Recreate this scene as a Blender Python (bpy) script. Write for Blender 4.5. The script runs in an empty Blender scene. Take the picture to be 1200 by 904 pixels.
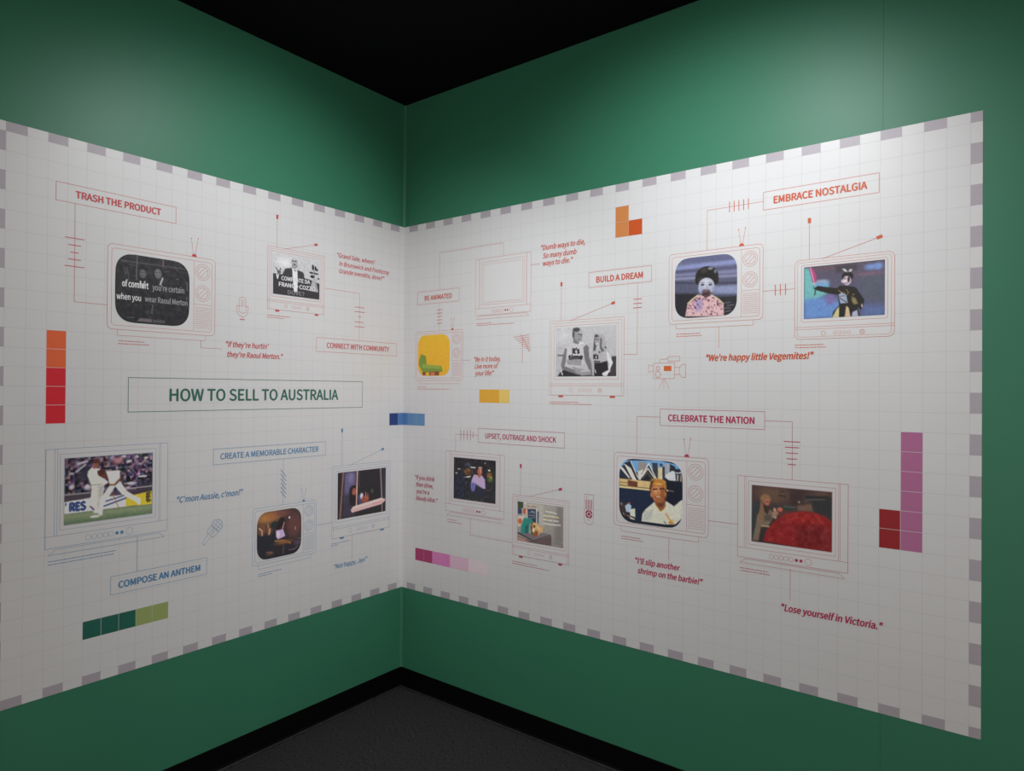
import bpy, math, random
import numpy as np
from mathutils import Matrix, Vector

# ------------------------------------------------------------------ camera
SC = bpy.context.scene
CO = SC.collection
F_PX = 892.36
YAW, PITCH, ROLL = 0.5935, 0.00576, 0.00707
CAM = Vector((-3.0109, -2.7238, 1.5646))
cd_ = bpy.data.cameras.new('camera')
cam = bpy.data.objects.new('camera', cd_)
CO.objects.link(cam)
cd_.sensor_fit = 'HORIZONTAL'
cd_.sensor_width = 36.0
cd_.lens = F_PX / 1200 * 36.0
cd_.clip_start = 0.02
fw = Vector((math.cos(PITCH) * math.cos(YAW), math.cos(PITCH) * math.sin(YAW), math.sin(PITCH)))
rt = Vector((math.sin(YAW), -math.cos(YAW), 0))
up = rt.cross(fw)
r2 = rt * math.cos(ROLL) + up * math.sin(ROLL)
u2 = -rt * math.sin(ROLL) + up * math.cos(ROLL)
cam.matrix_world = Matrix(((r2.x, u2.x, -fw.x, CAM.x), (r2.y, u2.y, -fw.y, CAM.y),
                           (r2.z, u2.z, -fw.z, CAM.z), (0, 0, 0, 1)))
SC.camera = cam

# ------------------------------------------------------------------ world, lights, exposure
SC.view_settings.view_transform = 'Standard'
SC.view_settings.look = 'None'
SC.view_settings.gamma = 1
SC.view_settings.use_curve_mapping = False
SC.view_settings.exposure = 0.0
W = bpy.data.worlds.new('world')
SC.world = W
W.use_nodes = True
bg = W.node_tree.nodes['Background']
bg.inputs[0].default_value = (1.0, 0.885, 0.815, 1)
bg.inputs[1].default_value = 0.98

CEIL = 3.062
ANG = 0.1206                     # the corner is a little tighter than a right angle
RDIR = Vector((-math.sin(ANG), -math.cos(ANG), 0))    # along the right wall, away from the corner
RNOR = Vector((-math.cos(ANG), math.sin(ANG), 0))     # out of the right wall into the room


def spot(name, loc, target, power, size, blend, color=(1, .97, .93), radius=.04):
    l = bpy.data.lights.new(name, 'SPOT')
    l.energy = power
    l.spot_size = math.radians(size)
    l.spot_blend = blend
    l.color = color
    l.shadow_soft_size = radius
    o = bpy.data.objects.new(name, l)
    CO.objects.link(o)
    o.location = loc
    o.rotation_euler = (Vector(target) - Vector(loc)).to_track_quat('-Z', 'Y').to_euler()
    return o


def on_left(s, off, z):
    return Vector((-s, -off, z))


def on_right(s, off, z):
    p = RDIR * s + RNOR * off
    return Vector((p.x, p.y, z))

spot('spotlight', on_right(1.92, 1.2, 2.98), on_right(1.72, 0, 1.05), 93, 124, 1, (.95, .975, 1))
spot('spotlight', on_left(.96, 1.22, 2.98), on_left(1.0, 0, 1.05), 61, 124, 1, (.96, .98, 1))


# ------------------------------------------------------------------ materials
def lin(c):
    c = c / 255.0
    return c / 12.92 if c <= .04045 else ((c + .055) / 1.055) ** 2.4


def ink(c, white=205, k=0.78):
    """albedo of an ink that looks like c (0-255) where blank paper looks like `white`"""
    w = lin(white)
    return tuple(min(.9, lin(x) / w * k) for x in c)


def mat(name, rgb, rough=.55, spec=.4, noise=None, bump=None):
    m = bpy.data.materials.new(name)
    m.use_nodes = True
    nt = m.node_tree
    b = nt.nodes['Principled BSDF']
    b.inputs['Base Color'].default_value = (*rgb, 1)
    b.inputs['Roughness'].default_value = rough
    b.inputs['Specular IOR Level'].default_value = spec
    tc = nt.nodes.new('ShaderNodeTexCoord')
    if noise:
        amp, sc = noise
        n = nt.nodes.new('ShaderNodeTexNoise')
        n.inputs['Scale'].default_value = sc
        n.inputs['Detail'].default_value = 4
        nt.links.new(tc.outputs['Object'], n.inputs['Vector'])
        r = nt.nodes.new('ShaderNodeValToRGB')
        r.color_ramp.elements[0].position = .3
        r.color_ramp.elements[1].position = .7
        r.color_ramp.elements[0].color = (*[max(0, v * (1 - amp)) for v in rgb], 1)
        r.color_ramp.elements[1].color = (*[min(1, v * (1 + amp)) for v in rgb], 1)
        nt.links.new(n.outputs['Fac'], r.inputs[0])
        nt.links.new(r.outputs[0], b.inputs['Base Color'])
    if bump:
        st, sc = bump
        n = nt.nodes.new('ShaderNodeTexNoise')
        n.inputs['Scale'].default_value = sc
        n.inputs['Detail'].default_value = 2
        nt.links.new(tc.outputs['Object'], n.inputs['Vector'])
        bp = nt.nodes.new('ShaderNodeBump')
        bp.inputs['Strength'].default_value = st
        bp.inputs['Distance'].default_value = .002
        nt.links.new(n.outputs['Fac'], bp.inputs['Height'])
        nt.links.new(bp.outputs[0], b.inputs['Normal'])
    return m


M_GREEN = mat('green_wall_paint', (0.046, 0.218, 0.128), .46, .40, (.02, 3), (.06, 220))
M_VINYL = mat('white_vinyl_sheet', (.78, .78, .785), .42, .5, (.008, 4), (.05, 120))
M_BLACK = mat('black_ceiling_paint', (.0016, .0016, .0018), .9, .1, (.2, 8))
M_RUBBER = mat('black_rubber_base', (.0012, .0012, .0014), .55, .15, (.2, 20))
M_TOE = mat('lit_rubber_toe', (.022, .022, .023), .6, .3, (.3, 40))  # paler than the base: the light the toe catches is put into its colour
M_BEAD = mat('corner_bead', (0.045, 0.20, 0.125), .4, .5, (.04, 30))
M_GRID = mat('pale_grey_grid_ink', (.69, .685, .695), .45, .45, (.01, 20))
M_FILL = mat('blank_cabinet_white', (.785, .78, .785), .42, .5, (.006, 9))

INKS = {}


def inkmat(name, c, white=205):
    if name not in INKS:
        INKS[name] = mat(name + '_ink', ink(c, white), .45, .45, (.02, 60))
    return INKS[name]


inkmat('grey', (166, 159, 167), 203)
inkmat('red', (186, 70, 74))
inkmat('coral', (188, 82, 66))
inkmat('orange', (200, 92, 58), 215)
inkmat('blue', (72, 116, 152), 185)
inkmat('green', (48, 98, 84), 200)
inkmat('wine', (150, 44, 76), 185)
inkmat('crimson', (158, 46, 80), 190)

m = mat('dark_carpet', (.0135, .0125, .0130), .95, .1)
nt = m.node_tree
b = nt.nodes['Principled BSDF']
tc = nt.nodes.new('ShaderNodeTexCoord')
mp = nt.nodes.new('ShaderNodeMapping')
mp.inputs['Rotation'].default_value = (0, 0, math.radians(12))
mp.inputs['Scale'].default_value = (60, 230, 60)
n1 = nt.nodes.new('ShaderNodeTexNoise')
n1.inputs['Scale'].default_value = 1.0
n1.inputs['Detail'].default_value = 5
n1.inputs['Roughness'].default_value = .7
r = nt.nodes.new('ShaderNodeValToRGB')
r.color_ramp.elements[0].position = .35
r.color_ramp.elements[1].position = .68
r.color_ramp.elements[0].color = (.011, .0105, .011, 1)
r.color_ramp.elements[1].color = (.062, .058, .059, 1)
bp = nt.nodes.new('ShaderNodeBump')
bp.inputs['Strength'].default_value = .6
bp.inputs['Distance'].default_value = .004
nt.links.new(tc.outputs['Object'], mp.inputs[0])
nt.links.new(mp.outputs[0], n1.inputs['Vector'])
nt.links.new(n1.outputs['Fac'], r.inputs[0])
nt.links.new(r.outputs[0], b.inputs['Base Color'])
nt.links.new(n1.outputs['Fac'], bp.inputs['Height'])
nt.links.new(bp.outputs[0], b.inputs['Normal'])
M_CARPET = m

M_PHOTO = mat('printed_photograph', (.5, .5, .5), .45, .45)
nt = M_PHOTO.node_tree
at = nt.nodes.new('ShaderNodeAttribute')
at.attribute_name = 'Col'
nt.links.new(at.outputs['Color'], nt.nodes['Principled BSDF'].inputs['Base Color'])


# ------------------------------------------------------------------ mesh helpers
class MB:
    """collects flat shapes and boxes into one mesh"""
    def __init__(s):
        s.v, s.f, s.m = [], [], []

    def face(s, pts, z=0., mi=0):
        i = len(s.v)
        s.v += [(p[0], p[1], z) for p in pts]
        s.f.append(tuple(range(i, i + len(pts))))
        s.m.append(mi)

    def quads(s, a, b, z, mi):              # a ribbon between two closed outlines
        n = len(a)
        i = len(s.v)
        s.v += [(p[0], p[1], z) for p in a] + [(p[0], p[1], z) for p in b]
        for k in range(n):
            j = (k + 1) % n
            s.f.append((i + k, i + j, i + n + j, i + n + k))
            s.m.append(mi)

    def box(s, lo, hi, mi=0):
        i = len(s.v)
        s.v += [(x, y, z) for z in (lo[2], hi[2]) for y in (lo[1], hi[1]) for x in (lo[0], hi[0])]
        for f in ((0, 2, 3, 1), (4, 5, 7, 6), (0, 1, 5, 4), (2, 6, 7, 3), (0, 4, 6, 2), (1, 3, 7, 5)):
            s.f.append(tuple(i + k for k in f))
            s.m.append(mi)

    def mesh(s, name, mats):
        me = bpy.data.meshes.new(name)
        me.from_pydata(s.v, [], s.f)
        for m_ in mats:
            me.materials.append(m_)
        me.polygons.foreach_set('material_index', s.m)
        me.update()
        return me


def link(name, me, parent=None, loc=(0, 0, 0), label=None):
    o = bpy.data.objects.new(name, me)
    CO.objects.link(o)
    o.parent = parent
    o.location = loc
    if label:
        o['label'] = label
    return o


# ------------------------------------------------------------------ the setting
def structure(name, o):
    o['kind'] = 'structure'
    return o


def prism(name, pts, z0, z1, material):     # upright prism over a floor outline
    n = len(pts)
    v = [(p[0], p[1], z0) for p in pts] + [(p[0], p[1], z1) for p in pts]
    f = [tuple(reversed(range(n))), tuple(range(n, 2 * n))] + [(k, (k + 1) % n, n + (k + 1) % n, n + k) for k in range(n)]
    me = bpy.data.meshes.new(name)
    me.from_pydata(v, [], f)
    me.materials.append(material)
    me.validate()
    me.update()
    return me


LW, RW, TH = 6.0, 6.5, .10
A_ = Vector((-LW, 0)); B_ = Vector((0, 0)); C_ = Vector((RDIR.x * RW, RDIR.y * RW))
D_ = C_ - Vector((RNOR.x, RNOR.y)) * TH
E_ = Vector((TH, TH)); F_ = Vector((-LW, TH))
structure('', link('wall_left', prism('wall_left', [A_, B_, E_, F_][::-1], 0, CEIL, M_GREEN)))
wr = structure('', link('wall_right', prism('wall_right', [B_ - Vector((RNOR.x, RNOR.y)) * .012, C_ - Vector((RNOR.x, RNOR.y)) * .012, D_, E_][::-1], 0, CEIL, M_GREEN)))
# two painted boards on the right wall; their joint shows above the mural
SEAM = 2.353
for s0, s1 in ((0.0, SEAM - .0003), (SEAM + .0003, RW)):
    q = [RDIR * s0, RDIR * s1, RDIR * s1 - RNOR * .012, RDIR * s0 - RNOR * .012]
    link('wall_panel', prism('wall_panel', [Vector((p.x, p.y)) for p in q][::-1], 0, CEIL, M_GREEN), wr)
FL = [Vector((TH, TH)), F_, Vector((-LW, -RW)), Vector((D_.x, -RW)), D_]
structure('', link('floor', prism('floor', FL, -.1, 0, M_CARPET)))
structure('', link('ceiling', prism('ceiling', FL, CEIL, CEIL + .1, M_BLACK)))


def skirting(name, along, normal, length, start):
    """rubber skirting, 104 mm high with a small cove toe"""
    prof = [(0, 0), (.011, 0), (.0125, .003), (.008, .010), (.0045, .020), (.0035, .100), (.0025, .104), (0, .104)]
    v, f = [], []
    n = len(prof)
    for s in (start, length):
        for (d, z) in prof:
            p = along * s + normal * d
            v.append((p.x, p.y, z))
    for k in range(n):
        j = (k + 1) % n
        f.append((k, j, n + j, n + k))
    f += [tuple(reversed(range(n))), tuple(range(n, 2 * n))]
    me = bpy.data.meshes.new(name)
    me.from_pydata(v, [], f)
    me.materials.append(M_RUBBER)
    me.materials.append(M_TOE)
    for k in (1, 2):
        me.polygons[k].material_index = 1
    me.update()
    structure('', link(name, me))


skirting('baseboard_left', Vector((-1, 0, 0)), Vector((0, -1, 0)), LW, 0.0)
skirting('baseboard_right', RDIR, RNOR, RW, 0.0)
# caulked inside corner: a slim fillet that catches the light, above and below the mural
for i, (z0, z1) in enumerate(((.104, .522), (2.420, CEIL))):
    pts = [Vector((0, 0)), Vector((-.010, 0)), Vector((-.0045, -.0035)), Vector((RDIR.x * .010, RDIR.y * .010))]
    structure('', link('trim_%d' % (i + 1), prism('corner_fillet', pts, z0, z1, M_BEAD)))
# slim shadow-gap angle where the painted walls meet the black ceiling
def ceiling_angle(name, along, normal, length):
    v = []
    for s in (0.004, length):
        for d, z in ((0, CEIL - .004), (.003, CEIL - .004), (.003, CEIL), (0, CEIL)):
            p = along * s + normal * d
            v.append((p.x, p.y, z))
    f = [(0, 1, 5, 4), (1, 2, 6, 5), (2, 3, 7, 6), (3, 0, 4, 7), (3, 2, 1, 0), (4, 5, 6, 7)]
    me = bpy.data.meshes.new(name)
    me.from_pydata(v, [], f)
    me.materials.append(M_BEAD)
    structure('', link(name, me))
ceiling_angle('trim_3', Vector((-1, 0, 0)), Vector((0, -1, 0)), LW)
ceiling_angle('trim_4', RDIR, RNOR, RW)

# ------------------------------------------------------------------ the two murals
C = .064                    # one grid cell of the mural, metres across
H = .064 * .98764           # and up
TOPZ = 2.3875               # height of grid line 0
T0 = .0008                  # sheet thickness
ML, MR = 29.638, -.655      # grid column at the corner on the left and on the right mural


class Mural:
    def __init__(s, name, side, u_lo, u_hi, u_corner, label):
        s.lo, s.hi = u_lo, u_hi
        e = bpy.data.objects.new(name, None)
        e.empty_display_size = .1
        CO.objects.link(e)
        z = TOPZ - 29.5 * H
        if side == 'L':
            x, nrm = Vector((1, 0, 0)), Vector((0, -1, 0))
            o = Vector(((u_lo - u_corner) * C, 0, z))
        else:
            x, nrm = RDIR, RNOR
            o = RDIR * ((u_lo - u_corner) * C)
            o.z = z
        y = Vector((0, 0, 1))
        e.matrix_world = Matrix(((x.x, y.x, nrm.x, o.x), (x.y, y.y, nrm.y, o.y), (x.z, y.z, nrm.z, o.z), (0, 0, 0, 1)))
        e['label'] = label
        e['category'] = 'mural'
        e['group'] = 'printed murals in the corner'
        s.root = e
        mb = MB()
        w = (u_hi - u_lo) * C
        mb.box((0, 0, .00005), (w, 30 * H, T0))
        link('sheet', mb.mesh('sheet', [M_VINYL]), e)

    def P(s, u, v):         # grid position -> metres on the sheet
        return ((u - s.lo) * C, (29.5 - v) * H)


left = Mural('wall_mural', 'L', -.5, ML - .012, ML, 'white printed mural left of the corner, titled How to Sell to Australia')
right = Mural('wall_mural', 'R', MR + .012, 40.5, MR, 'white printed mural on the green wall right of the corner, with nine television drawings')
del left.root['group'], right.root['group']
Z = [T0 + .0001 + .0002 * k for k in range(10)]     # ink layers, a tenth of a millimetre apart


class Part:
    """a piece of print: its own mesh, its origin at its own middle"""
    def __init__(s, mural, name, uc, vc, mats, parent=None, label=None):
        s.M, s.name, s.uc, s.vc, s.mats, s.par, s.label = mural, name, uc, vc, mats, parent, label
        s.c = mural.P(uc, vc)
        s.mb = MB()

    def p(s, u, v):
        a = s.M.P(u, v)
        return (a[0] - s.c[0], a[1] - s.c[1])

    def poly(s, pts, z=1, mi=0):
        q = [s.p(*t) for t in pts]
        ar = sum(q[k][0] * q[(k + 1) % len(q)][1] - q[(k + 1) % len(q)][0] * q[k][1] for k in range(len(q)))
        s.mb.face(q if ar > 0 else q[::-1], Z[z], mi)

    def rect(s, u0, v0, u1, v1, z=1, mi=0):
        s.poly([(u0, v1), (u1, v1), (u1, v0), (u0, v0)], z, mi)

    def line(s, pts, w=.034, z=2, mi=0, closed=False):
        n = len(pts)
        for k in range(n if closed else n - 1):
            a, b = pts[k], pts[(k + 1) % n]
            dx, dy = b[0] - a[0], b[1] - a[1]
            L = math.hypot(dx, dy) or 1
            dx, dy = dx / L * w / 2, dy / L * w / 2
            s.poly([(a[0] - dx - dy, a[1] - dy + dx), (b[0] + dx - dy, b[1] + dy + dx), (b[0] + dx + dy, b[1] + dy - dx), (a[0] - dx + dy, a[1] - dy - dx)], z, mi)

    def frame(s, u0, v0, u1, v1, w=.034, r=0., z=2, mi=0):
        a = rrect(u0 - w / 2, v0 - w / 2, u1 + w / 2, v1 + w / 2, r + w / 2 if r else 0)
        b = rrect(u0 + w / 2, v0 + w / 2, u1 - w / 2, v1 - w / 2, max(r - w / 2, .001) if r else 0)
        s.mb.quads([s.p(*t) for t in b], [s.p(*t) for t in a], Z[z], mi)

    def ring(s, u, v, r, w=.03, z=2, mi=0, n=20):
        a = [(u + (r + w / 2) * math.cos(k * math.tau / n), v + (r + w / 2) * math.sin(k * math.tau / n)) for k in range(n)]
        b = [(u + (r - w / 2) * math.cos(k * math.tau / n), v + (r - w / 2) * math.sin(k * math.tau / n)) for k in range(n)]
        s.mb.quads([s.p(*t) for t in a], [s.p(*t) for t in b], Z[z], mi)

    def disc(s, u, v, r, z=2, mi=0, n=16):
        s.poly([(u + r * math.cos(k * math.tau / n), v + r * math.sin(k * math.tau / n)) for k in range(n)], z, mi)

    def build(s):
        par = s.par.obj if isinstance(s.par, Part) else (s.par or s.M.root)
        loc = (s.c[0], s.c[1], 0)
        if isinstance(s.par, Part):
            loc = (s.c[0] - s.par.c[0], s.c[1] - s.par.c[1], 0)
        s.obj = link(s.name, s.mb.mesh(s.name, s.mats), par, loc, s.label)
        return s.obj


def rrect(u0, v0, u1, v1, r):
    if not r:
        return [(u0, v1), (u1, v1), (u1, v0), (u0, v0)]
    out = []
    for cx, cy, a0 in ((u0 + r, v1 - r, 180), (u1 - r, v1 - r, 90), (u1 - r, v0 + r, 0), (u0 + r, v0 + r, -90)):
        for k in range(6):
            a = math.radians(a0 - 18 * k)
            out.append((cx + r * math.cos(a), cy + r * math.sin(a)))
    return out


# ------------------------------------------------------------------ lettering
try:        # the grotesque that ships inside Blender itself; its default face otherwise
    import os
    FONT = bpy.data.fonts.load(os.path.join(bpy.utils.system_resource('DATAFILES'), 'fonts', 'Noto Sans CJK Regular.woff2'))
except Exception:
    FONT = None


def glyph_mesh(s, bold, shear):
    cu = bpy.data.curves.new('t', 'FONT')
    cu.body = s.replace('\u2019', "'").replace('\u201c', '"').replace('\u201d', '"') if FONT else s
    cu.size = 1
    if FONT:
        cu.font = FONT
    cu.shear = shear
    cu.resolution_u = 4
    o = bpy.data.objects.new('t', cu)
    CO.objects.link(o)
    dg = bpy.context.evaluated_depsgraph_get()
    me = bpy.data.meshes.new_from_object(o.evaluated_get(dg))
    bpy.data.objects.remove(o)
    bpy.data.curves.remove(cu)
    v = [(a.co.x, a.co.y) for a in me.vertices]
    f = [tuple(p.vertices) for p in me.polygons]
    bpy.data.meshes.remove(me)
    return v, f


_cap = {}


def cap_height(bold):
    if bold not in _cap:
        v, f = glyph_mesh('H', 0, 0)
        _cap[bold] = (min(p[1] for p in v), max(p[1] for p in v))
    return _cap[bold]


def write(part, s, u0, u1, vcap, vbase, bold=.012, shear=0., z=3, mi=0, vslope=0.):
    v, f = glyph_mesh(s, 0, shear)
    bold *= .75
    if bold:                # heavier strokes: the same glyphs printed a hair apart
        n0 = len(v)
        sh = [(0, 0), (bold, 0), (-bold, 0), (0, bold * .8), (0, -bold * .8)]
        f = [tuple(q + n0 * k for q in g_) for k in range(5) for g_ in f]
        v = [(x + a, y + b_) for a, b_ in sh for x, y in v]
    xs = [p[0] for p in v]
    x0, x1 = min(xs), max(xs)
    y0, y1 = cap_height(bold)
    i = len(part.mb.v)
    nv = max(1, len(v) // (5 if bold else 1))
    for k, (x, y) in enumerate(v):
        t = (x - x0) / (x1 - x0)
        q = part.p(u0 + (u1 - u0) * t, vbase + vslope * t - (y - y0) / (y1 - y0) * (vbase - vcap))
        part.mb.v.append((q[0], q[1], Z[z] + .00003 * (k // nv)))
    for q in f:
        part.mb.f.append(tuple(i + k for k in q))
        part.mb.m.append(mi)


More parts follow.
